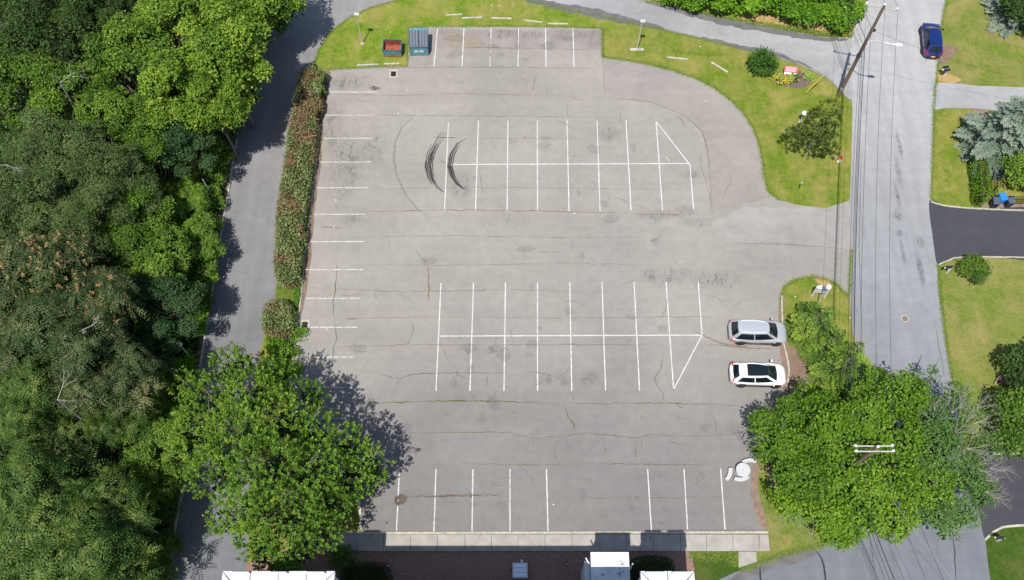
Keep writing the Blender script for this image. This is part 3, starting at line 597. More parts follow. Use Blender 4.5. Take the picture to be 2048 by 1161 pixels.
def limb_mesh(rs, base, lobes, r0, mat='bark', parent=None, name='trunk', fork=.35):
    mb = MB(); base = Vector(base); cx = sum(l[0] for l in lobes) / len(lobes); cy = sum(l[1] for l in lobes) / len(lobes); zt = max(l[2] for l in lobes)
    fk = base + Vector((cx - base.x, cy - base.y, 0)) * .35 + Vector((0, 0, zt * fork)); rt = r0 * .75
    mb.tube([base + Vector((0, 0, -.05)), base.lerp(fk, .08), base.lerp(fk, .5) + Vector((.12, -.08, 0)), fk], [r0 * 1.35, r0, r0 * .88, rt], 9)
    for l in lobes:
        e = Vector(l[:3]); mid = fk.lerp(e, .5) + Vector((rs.normal() * .25, rs.normal() * .25, -.3))
        mb.tube([fk + Vector((0, 0, -.1)), mid, e, e + (e - mid) * .35], [rt * .6, rt * .38, rt * .2, .02], 6)
        for q in range(3):
            d = rdir(rs, 1)[0]; d[2] = abs(d[2]); s = mid.lerp(e, .3 + .5 * rs.rand())
            mb.tube([s, s + Vector(d) * l[3] * .5, s + Vector(d) * l[3] * .85 + Vector((0, 0, .1))], [rt * .18, rt * .1, .012], 5)
    return mb.build(name, mat, parent, smooth=True)
def bare_twigs(rs, starts, L, mb, depth=3, r=.03):
    def rec(p, d, l, r, k):
        bend = Vector(rdir(rs, 1)[0]) * .35; m = p + d * l * .5 + bend * l * .2; e = p + (d + bend * .4).normalized() * l
        mb.tube([p, m, e], [r, r * .75, r * .5], 5)
        if k:
            for _ in range(3 if k > 1 else 2):
                s = m.lerp(e, rs.rand()); rec(s, (d + Vector(rdir(rs, 1)[0]) * .75).normalized(), l * (.5 + .25 * rs.rand()), r * .55, k - 1)
    for p, d in starts: rec(Vector(p), Vector(d).normalized(), L * (.7 + .6 * rs.rand()), r, depth)
def auto_lobes(rs, rad, h, n, squash=.75):
    """a crown of many uneven lobes with hollows between: top knot, shoulder ring, skirt ring"""
    out = [(rs.normal() * .5, rs.normal() * .5, h - rad * .42, rad * .34)]
    for f, zz, q, m in ((.40, h - rad * .58, .27, 5), (.66, h - rad * .88, .27, n + 2), (.80, h - rad * 1.1, .25, n + 3)):
        a0 = rs.rand() * 6.28
        for j in range(m):
            if rs.rand() < .10: continue
            a = a0 + 6.283 * j / m + rs.normal() * .2; f2 = f * (1 + rs.normal() * .13)
            out.append((math.cos(a) * rad * f2, math.sin(a) * rad * f2, zz + rs.normal() * rad * .20, rad * q * (1 + rs.normal() * .22)))
    return out
def grow(style, mat, rs, lobes, parent, name='crown', dens=3.0, size=1.0, zmin=-1e9):
    lv = Leaves(); P, N, T = lobed_points(rs, lobes, dens, zmin)
    if style == 'disc': clump_disc(lv, rs, P, N, .42 * size, 17, .24 * size, .17 * size, T)
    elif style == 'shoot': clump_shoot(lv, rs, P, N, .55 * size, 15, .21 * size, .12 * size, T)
    elif style == 'rosette': clump_rosette(lv, rs, P, N, 1.15 * size, 9, 8, .23 * size, .10 * size, T)
    elif style == 'fine': clump_disc(lv, rs, P, N, .38 * size, 22, .16 * size, .085 * size, T, .16, .4)
    o = lv.build(name, mat, parent)
    return o, P, N, T
# ---- dark inner mass that stops the sky-lit ground showing through: sparser leaves deep inside, coloured dark as shade in the crown gaps
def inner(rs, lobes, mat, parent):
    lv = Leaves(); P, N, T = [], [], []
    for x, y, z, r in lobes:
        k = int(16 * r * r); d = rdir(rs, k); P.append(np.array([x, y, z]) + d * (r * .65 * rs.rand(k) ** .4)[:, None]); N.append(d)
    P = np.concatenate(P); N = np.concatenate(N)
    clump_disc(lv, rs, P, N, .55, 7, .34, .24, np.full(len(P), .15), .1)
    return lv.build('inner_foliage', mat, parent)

def tree(name, label, cat, group, base, lobes, style, mat, dens=3., size=1., seed=0, trunk=.22, rz=0, with_inner=True, tips=None):
    rs = np.random.RandomState(seed)
    t = empty(name, base, rz, label, cat, group)
    grow(style, mat, rs, lobes, t, dens=dens, size=size)
    limb_mesh(rs, (0, 0, 0), lobes, trunk, parent=t)
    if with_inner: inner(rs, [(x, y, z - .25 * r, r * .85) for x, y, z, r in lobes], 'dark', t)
    if tips:
        lv = Leaves(); P, N, T = lobed_points(rs, lobes, tips[1]); P = P + N * .12 + np.array([0, 0, .15])
        P = P[rs.rand(len(P)) < tips[2]]
        clump_shoot(lv, rs, P, np.tile([0, 0, 1.], (len(P), 1)), .35, 16, .13, .09, np.full(len(P), .5), .25); lv.build('seed_clusters', tips[0], t)
    return t
def px_lobes(base, L): return [(*(np.array(G(px, py, z)) - base[:2]), z, r) for px, py, z, r in L]
PROTO = {}
KIND = { # style, leaf material, leaf density, leaf size, name, word
    'maple': ('disc', 'maple', 3.0, 1.0), 'bright': ('disc', 'bright', 3.0, .95), 'mid': ('disc', 'mid', 2.8, .95), 'dark': ('disc', 'dark', 2.8, .85),
    'grey': ('fine', 'grey', 4.2, .95), 'bluish': ('disc', 'bluish', 2.8, .95), 'feather': ('rosette', 'feather', .50, 1.28), 'tan': ('rosette', 'feather2', .52, 1.2), 'willow': ('rosette', 'bright', 1.5, .8)}
def forest_tree(kind, px, py, rad, h, name, label, cat, var=0):
    """px, py: where the drone sees the middle of the crown"""
    key = (kind, var)
    x, y = G(px, py, h - rad * .6); R0 = 4.5; sc = rad / R0
    if key not in PROTO:
        st, mt, dn, sz = KIND[kind]; rs = np.random.RandomState(abs(hash(kind)) % 1000 if False else sum(map(ord, kind)) + 37 * var)
        PROTO[key] = tree(name, label, cat, 'trees and tall bushes of the wood left of the lane', (0, 0, 0), auto_lobes(rs, R0, 14.5, 6 + var), st, mt, dn, sz, sum(map(ord, kind)) + var, tips=('tan', 1.5, .8) if kind == 'tan' and var == 0 else None)
        o = PROTO[key]
    else: o = dup(PROTO[key], (0, 0, 0)); o.name = name
    rr = random.Random(int(px * 7 + py)); o.location = (x, y, 0); o.rotation_euler = (0, 0, rr.uniform(0, 6.28))
    zs = h / 14.5; o.scale = (sc, sc, .55 * zs + .45 * sc if sc > .85 else zs)
    o.location.z = 0; tag(o, label, cat)
    return o
FT = [
 ('maple', 430, 70, 4.3, 15, 0, 'bright yellow-green maple nearest the lane at the top of the wood'),
 ('maple', 330, 25, 4.6, 15, 1, 'yellow-green maple on the top edge, left of the brightest maple'),
 ('maple', 335, 150, 3.8, 14, 0, 'yellow-green maple crown below the two topmost maples'),
 ('maple', 400, 160, 3.0, 13, 1, 'small yellow-green maple behind the one overhanging the bend of the lane'),
 ('bright', 235, 95, 3.9, 14, 0, 'fresh green tree between the yellow maples and the dark trees'),
 ('dark', 70, 40, 5.0, 14.5, 0, 'dark green tree in the top left corner'),
 ('dark', 165, 10, 3.6, 14, 0, 'dark green tree on the top edge beside the corner tree'),
 ('mid', 30, 150, 4.0, 13, 0, 'mid green tree on the left edge above the grey-green trees'),
 ('bright', 110, 165, 3.6, 13, 1, 'fresh green tree with bare branches beside it, upper left'),
 ('bright', 205, 215, 3.3, 12, 0, 'fresh green tree above the grey-green crowns'),
 ('grey', 110, 285, 4.4, 14, 0, 'soft grey-green tree, largest of the fine-leaved crowns'),
 ('grey', 195, 330, 3.8, 13, 0, 'soft grey-green tree right of the largest fine-leaved crown'),
 ('grey', 45, 385, 4.2, 13.5, 0, 'soft grey-green tree on the left edge above the tan-tipped tree'),
 ('grey', 165, 425, 3.6, 13, 0, 'soft grey-green tree just above the tan-tipped tree'),
 ('bluish', 352, 258, 2.9, 10, 0, 'blue-green tree in the hollow behind the lane bushes'),
 ('bright', 285, 225, 3.0, 11, 1, 'fresh green tree below the yellow maples'),
 ('mid', 285, 320, 3.0, 9.5, 0, 'mid green tree in the hollow right of the grey-green crowns'),
 ('bright', 262, 405, 2.7, 10, 0, 'fresh green tree right of the lower grey-green crown'),
 ('willow', 352, 395, 2.4, 5, 0, 'narrow-leaved bright bush behind the bare white post'),
 ('bright', 300, 505, 3.2, 8.5, 1, 'light green tree right of the tan-tipped tree'),
 ('bright', 380, 495, 2.8, 4.8, 0, 'light green spreading tree at the lane, mid left'),
 ('mid', 240, 480, 2.6, 9.5, 0, 'mid green tree wedged between grey-green and light green crowns'),
 ('bluish', 320, 590, 2.9, 9, 0, 'dark blue-green tree below the light green trees'),
 ('mid', 362, 605, 2.0, 3.5, 0, 'mid green bush above the round-headed lamp'),
 ('tan', 60, 545, 4.6, 14, 0, 'tree covered in tan seed clusters on the left edge'),
 ('tan', 150, 610, 3.9, 13.5, 0, 'tree covered in tan seed clusters, right of the one on the edge'),
 ('tan', 65, 690, 4.6, 14, 1, 'feathery olive tree on the left edge below the tan-tipped trees'),
 ('tan', 180, 725, 3.8, 13.5, 1, 'feathery olive tree right of the one on the edge'),
 ('feather', 35, 785, 3.2, 13, 0, 'feathery green tree on the left edge above the dark gap'),
 ('feather', 222, 800, 2.3, 10.5, 0, 'feathery green tree beside the dark gap'),
 ('bluish', 285, 705, 2.4, 7, 0, 'dark blue-green tree left of the round-headed lamp'),
 ('mid', 300, 785, 2.4, 6.5, 0, 'mid green bush left of the big tree'),
 ('bright', 300, 880, 2.8, 7, 1, 'light green bush against the left side of the big tree'),
 ('bright', 272, 955, 2.4, 6, 0, 'light green bush above the lowest lamp'),
 ('feather', 55, 1005, 4.1, 13.5, 1, 'large bright feathery tree on the left edge near the bottom'),
 ('feather', 165, 1035, 3.5, 12.5, 0, 'bright feathery tree right of the large one near the bottom'),
 ('feather', 40, 1110, 4.4, 13, 0, 'bright feathery tree in the bottom left corner'),
 ('feather', 150, 1120, 4.0, 12.5, 1, 'bright feathery tree on the bottom edge beside the corner tree'),
 ('mid', 222, 1075, 2.5, 8, 0, 'mid green bush left of the lowest lamp'),
 ('mid', 240, 1148, 2.4, 7, 0, 'mid green bush on the bottom edge beside the lane'),
]
for kind, px, py, rad, h, var, label in FT:
    rad *= .93
    forest_tree(kind, px, py, rad, h, {'maple': 'maple_tree', 'grey': 'locust_tree', 'tan': 'sumac_tree', 'feather': 'sumac_tree', 'willow': 'willow_bush'}.get(kind, 'woodland_tree'), label, 'tree' if h > 8.4 else 'bush', var)
for base, LL, lab in [((474, 178), [(445, 45, 9.5, 1.7), (478, 70, 8.5, 1.6), (440, 105, 10, 1.8), (486, 118, 7.8, 1.5), (452, 150, 9.2, 1.7), (484, 165, 7.2, 1.4), (474, 205, 7.0, 1.3), (430, 190, 9.0, 1.6), (448, 235, 7.5, 1.2), (500, 90, 6.8, 1.1), (497, 142, 6.2, 1.1), (415, 140, 10.5, 1.6), (493, 190, 6, 1.0)], 'yellow-green maple overhanging the shaded bend of the lane'),
                      ((520, 75), [(500, 10, 8.8, 1.8), (540, 5, 8.0, 1.6), (575, -5, 7.2, 1.4), (470, 25, 9.4, 1.6), (520, -40, 9.5, 1.8), (560, -45, 8, 1.5), (550, 28, 6.6, 1.0), (590, 8, 6.2, .9), (515, 40, 7.2, 1.1)], 'yellow-green tree overhanging the lane at the very top')]:
    b = np.array([*G(*base), 0.]); tree('maple_tree', lab, 'tree', 'trees and tall bushes of the wood left of the lane', tuple(b), px_lobes(b, LL), 'disc', 'maple', 3.2, .95, int(base[0]), .2)
# bushes along the lane's edge: many low domes, one prototype per kind
def bush(name, label, cat, group, base, r, h, style, mat, seed, dens=4., size=.7, n=5, stems=True):
    rs = np.random.RandomState(seed); t = empty(name, base, 0, label, cat, group)
    lobes = [(rs.normal() * r * .2, rs.normal() * r * .2, h - r * .42, r * .5)] + [(math.cos(a) * r * .52, math.sin(a) * r * .52, h * .55 * (1 + rs.normal() * .1), r * .42) for a in [6.283 * j / n + rs.normal() * .2 for j in range(n)]]
    grow(style, mat, rs, lobes, t, 'foliage', dens, size, .02)
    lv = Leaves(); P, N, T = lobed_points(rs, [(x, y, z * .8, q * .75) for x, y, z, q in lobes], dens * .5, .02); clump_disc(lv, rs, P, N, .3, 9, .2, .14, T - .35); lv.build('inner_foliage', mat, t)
    if stems:
        mb = MB()
        for l in lobes: mb.tube([(0, 0, 0), (l[0] * .5, l[1] * .5, l[2] * .5), (l[0], l[1], l[2])], [.04, .03, .01], 5)
        mb.build('stem', 'bark', t)
    return t
BP = {}
BL = [(472, 120, 1.6, 4.5, 'mid'), (462, 200, 1.7, 3.8, 'mid'), (448, 255, 1.6, 3.4, 'dark'), (436, 305, 1.4, 2.2, 'bright'), (424, 350, 1.3, 2.2, 'mid'), (415, 400, 1.4, 2.2, 'bright'), (412, 450, 1.4, 2.1, 'bright'), (408, 500, 1.4, 2.0, 'bright'), (402, 550, 1.5, 2.2, 'bright'), (393, 600, 1.4, 1.9, 'mid'),
      (382, 640, 1.4, 2.2, 'vine'), (366, 660, 1.1, 1.3, 'vine'), (360, 742, 1.5, 2.0, 'vine'), (345, 810, 1.6, 2.8, 'mid'), (335, 880, 1.5, 2.5, 'mid'), (335, 945, 1.5, 2.4, 'bright'), (326, 1010, 1.3, 1.6, 'mid'), (318, 1100, 1.5, 2.0, 'mid'), (306, 1150, 1.5, 2.2, 'mid'),
      (500, 60, 1.8, 4.8, 'mid'), (545, 28, 1.7, 4.2, 'mid'), (480, 20, 2.2, 6, 'mid'), (420, 255, 2.0, 5, 'bluish'), (400, 300, 2.0, 5, 'mid'), (318, 655, 1.7, 3.4, 'mid'), (345, 560, 1.8, 3.8, 'mid'), (262, 1025, 1.7, 3.2, 'bright'), (318, 735, 1.4, 2.2, 'bluish'), (455, 160, 2.0, 5, 'dark'), (330, 450, 2.2, 6, 'mid'), (340, 330, 2.2, 6, 'mid')]
BW = {'mid': 'mid green', 'dark': 'dark green', 'bright': 'light green', 'vine': 'vivid green', 'bluish': 'blue-green'}
WHERE = ['at the upper bend of the lane', 'beside the shaded bend of the lane', 'below the shaded bend', 'where the sunlit lane begins', 'right beside the bare white post', 'just below the bare white post', 'beside the lane, two below the white post', 'beside the lane at mid height', 'jutting out at the middle of the lane', 'above the vivid green creepers', 'above the round-headed lamp', 'touching the round-headed lamp', 'below the round-headed lamp', 'touching the left tip of the big tree', 'left of the middle of the big tree', 'left of the lower big tree', 'where the lane shows below the big tree', 'right below the lowest lamp', 'in the lowest stretch of the lane edge',
         'under the overhanging maples', 'at the very top beside the lane', 'between the topmost maples and the lane', 'set back behind the shaded bend', 'set back above the white post', 'set back above the round-headed lamp', 'set back from the middle of the lane', 'set back above the lowest lamp', 'set back beside the round-headed lamp', 'set back above the shaded bend', 'in the hollow left of the white post', 'in the dark hollow below the maples']
for i, (px, py, r, h, k) in enumerate(BL):
    x, y = G(px, py, h * .6); lab = 'rounded %s bush %s' % (BW[k], WHERE[i])
    if k not in BP: BP[k] = o = bush('lane_bush', lab, 'bush', 'bushes along the edge of the wood', (x, y, 0), 1.6, 3.0, 'disc', k, 50 + len(BP))
    else: o = dup(BP[k], (x, y, 0)); tag(o, lab, 'bush')
    o.location = (x, y, 0); o.rotation_euler.z = i * 1.7; o.scale = (r / 1.45, r / 1.45, h / 3.0)
# ground cover of the wood
rs = np.random.RandomState(4)
from mathutils.geometry import intersect_point_line
def scatter_leaves(name, label, mat, k, polyfn, zf, L, Wd, seed, tint=.4, spread=.5, kind='stuff'):
    rs = np.random.RandomState(seed); P = polyfn(rs, k); m = len(P)
    lv = Leaves(); lv.add(P, rs.normal(size=(m, 3)) * np.array([1, 1, .5]), np.array([0, 0, 1.]) + rs.normal(size=(m, 3)) * spread, L * (.6 + .8 * rs.rand(m)), Wd * (.6 + .8 * rs.rand(m)), tint + rs.normal(size=m) * .25)
    return tag(lv.build(name, mat), label, None if kind == 'structure' else 'plants', kind=kind)
def forest_pts(rs, k):
    yy = rs.uniform(5, 72, k); xe = np.interp(yy, [G(*p)[1] for p in LANE_L[::-1]], [G(*p)[0] for p in LANE_L[::-1]])
    d = rs.rand(k) ** 1.3 * 30 + .45; x = xe - d; h = np.minimum(1.9, .15 + d * .55) * (.3 + .7 * rs.rand(k)) * (1 + .5 * np.sin(x * 1.3 + yy * .7) * np.cos(yy * 1.1 - x * .4))
    return np.stack([x, yy, h], 1)
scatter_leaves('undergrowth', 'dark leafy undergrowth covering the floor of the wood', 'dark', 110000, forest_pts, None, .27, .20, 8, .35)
# bare pale branches showing among the crowns
rs = np.random.RandomState(15)
for i, (px, py, z, dx, dy, lab) in enumerate([(120, 165, 13, .9, .5, 'bare pale branch sticking up among the upper left crowns'), (12, 330, 12.5, 1, -.6, 'thin bare branch at the left edge among grey-green crowns'), (390, 235, 8, .4, -.8, 'bare pale branch in the hollow below the maples'), (115, 800, 13, .3, .6, 'bare branch among the feathery crowns'), (165, 660, 13, 1, .4, 'bare grey branch below the tan-tipped trees')]):
    mb = MB(); g = G(px, py, z); bare_twigs(rs, [((0, 0, 0), (dx, dy, .4)), ((0, 0, 0), (dy, -dx * .4, .5))], 1.2, mb, 3, .028)
    mb.tube([(0, 0, 0), (-.4, .2, -4), (-.5, .4, -z + .1)], [.05, .09, .14], 6)
    o = mb.build('bare_tree', 'barkpale'); o.location = (*g, z); tag(o, lab, 'bare tree')

# ---- the big tree left of the lot ----------------------------------
b1 = np.array([*G(628, 985), 0.])
L1 = [(430, 800, 7.5, 2.3), (505, 790, 9.0, 2.4), (395, 870, 7.0, 2.0), (480, 870, 10.5, 2.6), (560, 845, 10, 2.4), (630, 860, 8.8, 2.1), (560, 760, 6.5, 1.6), (470, 745, 6.5, 1.5), (385, 765, 5.8, 1.2), (615, 805, 6.8, 1.5), (365, 915, 6, 1.4),
      (690, 890, 7.5, 1.9), (738, 925, 6.2, 1.5), (690, 955, 7.2, 1.8), (440, 950, 8.8, 2.1), (530, 940, 11.5, 2.7), (620, 950, 10, 2.3), (500, 1015, 9.0, 2.1), (580, 1020, 9.6, 2.3), (655, 1020, 7.2, 1.7), (440, 1025, 6.8, 1.3), (520, 1090, 7.8, 1.6), (590, 1100, 7.6, 1.7), (650, 1080, 6.3, 1.3), (575, 1150, 6.4, 1.1), (480, 725, 6, .8), (535, 1125, 6.5, 1.1), (740, 955, 5, 1.1), (400, 830, 8, 1.6), (355, 850, 5.5, 1.0)]
rs = np.random.RandomState(21); lob1 = [(x + rs.normal() * .15, y + rs.normal() * .15, z + rs.normal() * .4, r * (.84 + rs.normal() * .06)) for x, y, z, r in px_lobes(b1, L1)]
big = empty('maple_tree', tuple(b1), 0, 'large bright green tree spreading over the lane and the lower left corner of the lot', 'tree')
grow('shoot', 'bigtree', rs, lob1, big, dens=5.4, size=.86)
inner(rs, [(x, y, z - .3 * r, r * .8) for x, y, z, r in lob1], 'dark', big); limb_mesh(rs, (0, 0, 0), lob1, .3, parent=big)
for i in (3, 4, 5, 16, 18, 12, 0):
    mb = MB(); bare_twigs(rs, [((lob1[i][0], lob1[i][1], lob1[i][2] + lob1[i][3] * .6), (rs.normal(), rs.normal(), 1))], .95, mb, 2, .022); mb.build('bare_branch', 'barkpale', big)
# ---- the two spreading trees over the street ------------------------
b2 = np.array([*G(1630, 985), 0.]); b3 = np.array([*G(1712, 930), 0.])
L2 = [(1535, 850, 4.6, 1.5), (1540, 892, 4.4, 1.1), (1590, 830, 5.2, 1.6), (1650, 820, 5.6, 1.7), (1600, 890, 6.4, 2.0), (1670, 880, 7.0, 2.2), (1620, 950, 6.8, 2.1), (1575, 952, 4.8, 1.3), (1690, 950, 7.2, 2.1), (1660, 1020, 6.2, 1.9), (1590, 1000, 5.0, 1.5), (1720, 1010, 6.2, 1.7), (1650, 1060, 4.6, 1.0), (1700, 1050, 4.9, 1.1), (1610, 785, 4.2, .9), (1720, 790, 4.8, 1.1)]
L3 = [(1740, 850, 7.0, 2.1), (1800, 800, 6.0, 1.7), (1790, 870, 7.6, 2.2), (1850, 830, 6.4, 1.8), (1860, 900, 7.6, 2.2), (1900, 860, 6.0, 1.6), (1780, 940, 7.8, 2.2), (1850, 960, 7.2, 2.1), (1920, 940, 6.2, 1.8), (1960, 900, 5.4, 1.3), (1960, 980, 5.2, 1.3), (1800, 1010, 6.6, 1.9), (1870, 1020, 6.2, 1.8), (1930, 1020, 5.2, 1.4), (1780, 1060, 5.0, 1.2), (1850, 770, 5.0, 1.1), (1900, 790, 4.8, 1.2), (1950, 830, 4.8, 1.0), (1910, 1060, 4.5, .8), (1730, 980, 7.0, 1.8), (1755, 765, 4.8, .9), (1860, 745, 4.4, .6)]
for i, (b, LL, lab, mt) in enumerate([(b2, L2, 'broad green tree between the lot corner and the street, left of the utility pole', 'broad'), (b3, L3, 'broad green tree overhanging the street, with dead twigs on its right side', 'broad')]):
    rs = np.random.RandomState(31 + i); lob = [(x + rs.normal() * .2, y + rs.normal() * .2, z + rs.normal() * .45, r * (.84 + rs.normal() * .08)) for x, y, z, r in px_lobes(b, LL)]
    t = empty('roadside_tree', tuple(b), 0, lab, 'tree', 'spreading trees over the street')
    far = [i and G(1850, 900)[0] * .9 - b[0] < l[0] for l in lob]
    grow('disc', mt, rs, [l for l, f in zip(lob, far) if not f], t, dens=4.3, size=.92)
    if i: grow('fine', 'broadpale', rs, [l for l, f in zip(lob, far) if f], t, 'thin_crown', 3.4, 1.15)
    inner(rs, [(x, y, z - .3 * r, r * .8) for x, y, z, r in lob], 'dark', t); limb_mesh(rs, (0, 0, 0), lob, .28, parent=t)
    spots = [(1520, 890, 4.5, -1, .1), (1575, 895, 6, -.6, .5), (1545, 885, 5, -1, .4), (1580, 1015, 5, -.6, -.8), (1625, 1035, 5.5, -.3, -.9), (1600, 1020, 5.2, -.6, -.7)] if i == 0 else \
            [(1900, 830, 6.5, .4, .8), (1925, 850, 6.3, .8, .5), (1945, 850, 6, .9, .2), (1905, 870, 7, .5, .5), (1950, 960, 6, 1, .1), (1965, 985, 5.5, .9, -.5), (1940, 940, 6.4, .9, .3), (1930, 900, 6.5, .9, -.1), (1860, 850, 7.3, .1, .6), (1950, 820, 5.6, .6, .8), (1975, 940, 5.5, 1, .3), (1915, 820, 6.2, .1, 1)]
    for px, py, z, dx, dy in spots:
        mb = MB(); p = (*(np.array(G(px, py, z)) - b[:2]), z + .35); bare_twigs(rs, [(p, (dx + rs.normal() * .3, dy + rs.normal() * .3, .1)) for _ in range(2 + 2 * i)], .95, mb, 3, .017); mb.build('dead_twigs', 'barkpale', t)

# ---- conifers -------------------------------------------------------
def conifer(name, label, cat, group, px, py, h, r, mat, seed, tiers=13, per=9, lean=0, bare=.0, sparse=1., wid=.30, trunk=.13, parent_at=None, needle=.15, nw=.42):
    """trunk with whorls of drooping, fan-shaped boughs"""
    rs = np.random.RandomState(seed); x, y = G(px, py); t = empty(name, (x, y, 0), 0, label, cat, group); lv = Leaves(); mb = MB()
    tw = MB()
    mb.tube([(0, 0, -.05), (0, 0, h * .5), (0, 0, h)], [trunk, trunk * .6, .015], 8)
    for i in range(tiers):
        f = i / (tiers - 1); z = h * (bare + (1 - bare) * (.06 + .92 * f)); L = r * (1 - f) ** .75 * (1 + rs.normal() * .08) + .12
        for j in range(max(4, int(per * (1 - .45 * f)))):
            if rs.rand() > sparse: continue
            a = rs.rand() * .5 + 6.283 * j / max(4, int(per * (1 - .45 * f))) + i * 1.3; Lb = L * (.62 + .62 * rs.rand()); d = np.array([math.cos(a), math.sin(a), 0]); up0 = .35 * f + .05
            m = max(4, int(Lb / .085)); tt = np.linspace(.12, 1, m); pts = np.array([0, 0, z]) + d * (tt * Lb)[:, None] + np.array([0, 0, 1.]) * (Lb * (up0 * tt - .32 * tt ** 2))[:, None]
            tw.tube([(0, 0, z), tuple(pts[0]), tuple(pts[m // 2]), tuple(pts[-1])], [.035, .03 * (1 - f) + .01, .02 * (1 - f) + .006, .004], 4, False)
            sd = np.array([-d[1], d[0], 0]); bt = .45 + rs.normal() * .18
            for sg in (-1, 1):
                wl = wid * Lb * (1.05 - tt) ** .6 * (.75 + .5 * rs.rand(m)) + .06
                q = max(2, int(wid * Lb / .11))
                for w_ in range(q):
                    fr = (w_ + rs.rand(m) * .8) / q
                    c = pts + sd * (sg * wl * fr)[:, None] + d * (wl * fr * .75)[:, None] + rs.normal(size=(m, 3)) * .02 - np.array([0, 0, .1]) * (fr * wl)[:, None]
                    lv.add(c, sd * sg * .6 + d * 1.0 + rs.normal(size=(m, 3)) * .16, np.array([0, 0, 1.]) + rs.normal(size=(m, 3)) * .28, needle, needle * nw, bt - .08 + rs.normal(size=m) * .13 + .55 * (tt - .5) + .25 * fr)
    lv.build('needles', mat, t, .1); mb.add(tw.v, tw.f); mb.build('trunk', 'bark', t, smooth=True); return t
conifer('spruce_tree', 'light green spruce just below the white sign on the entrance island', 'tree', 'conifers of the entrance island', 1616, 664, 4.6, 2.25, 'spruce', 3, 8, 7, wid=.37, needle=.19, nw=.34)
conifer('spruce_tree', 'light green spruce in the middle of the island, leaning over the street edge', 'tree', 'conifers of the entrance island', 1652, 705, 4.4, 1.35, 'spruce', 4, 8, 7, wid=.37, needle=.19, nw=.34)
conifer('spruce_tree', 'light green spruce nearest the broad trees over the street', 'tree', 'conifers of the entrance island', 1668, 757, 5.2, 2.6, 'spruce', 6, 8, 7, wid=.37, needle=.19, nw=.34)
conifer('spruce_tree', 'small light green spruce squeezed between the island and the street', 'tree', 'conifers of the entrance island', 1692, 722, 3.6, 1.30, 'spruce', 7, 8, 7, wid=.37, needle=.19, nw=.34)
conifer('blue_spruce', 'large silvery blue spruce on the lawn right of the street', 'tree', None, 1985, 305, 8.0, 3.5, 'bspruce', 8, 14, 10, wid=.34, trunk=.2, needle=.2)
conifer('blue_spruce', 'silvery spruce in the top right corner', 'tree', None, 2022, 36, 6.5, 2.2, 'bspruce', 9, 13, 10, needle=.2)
# twisted pine with its trunk showing
rs = np.random.RandomState(12); bx = np.array([*G(1612, 308), 0.])
pt = empty('pine_tree', tuple(bx), 0, 'small open pine with its pale trunk showing, on the grass by the street', 'tree'); LP = [(1655, 222, 4.6, .8), (1640, 235, 4.3, .85), (1662, 240, 4.4, .7), (1625, 255, 3.7, .8), (1645, 262, 3.9, .8), (1600, 268, 3.0, .7), (1582, 272, 2.6, .55), (1610, 285, 2.6, .6), (1650, 285, 2.8, .8), (1660, 262, 3.4, .7), (1640, 300, 2.0, .6), (1665, 300, 2.0, .5), (1590, 285, 2.3, .5), (1668, 215, 4.6, .5), (1630, 240, 4.4, .6)]
lobp = px_lobes(bx, LP); lv = Leaves(); P, N, T = lobed_points(rs, lobp, 9); clump_shoot(lv, rs, P, N, .3, 20, .17, .075, T, .22, .3); lv.build('needles', 'pine', pt)
mb = MB(); tp = Vector((*(np.array(G(1640, 250, 3.8)) - bx[:2]), 3.6)); mb.tube([(0, 0, -.05), (.05, .1, 1.4), tuple(tp * .8), tuple(tp)], [.10, .085, .06, .03], 8)
for l in lobp: s = Vector((.05, .1, 1.4)).lerp(tp, min(1, max(0, (l[2] - 1.6) / 2.4))); mb.tube([s, s.lerp(Vector(l[:3]), .5) + Vector((0, 0, .15)), l[:3]], [.035, .025, .01], 5)
mb.build('trunk', 'barkpale', pt, smooth=True)
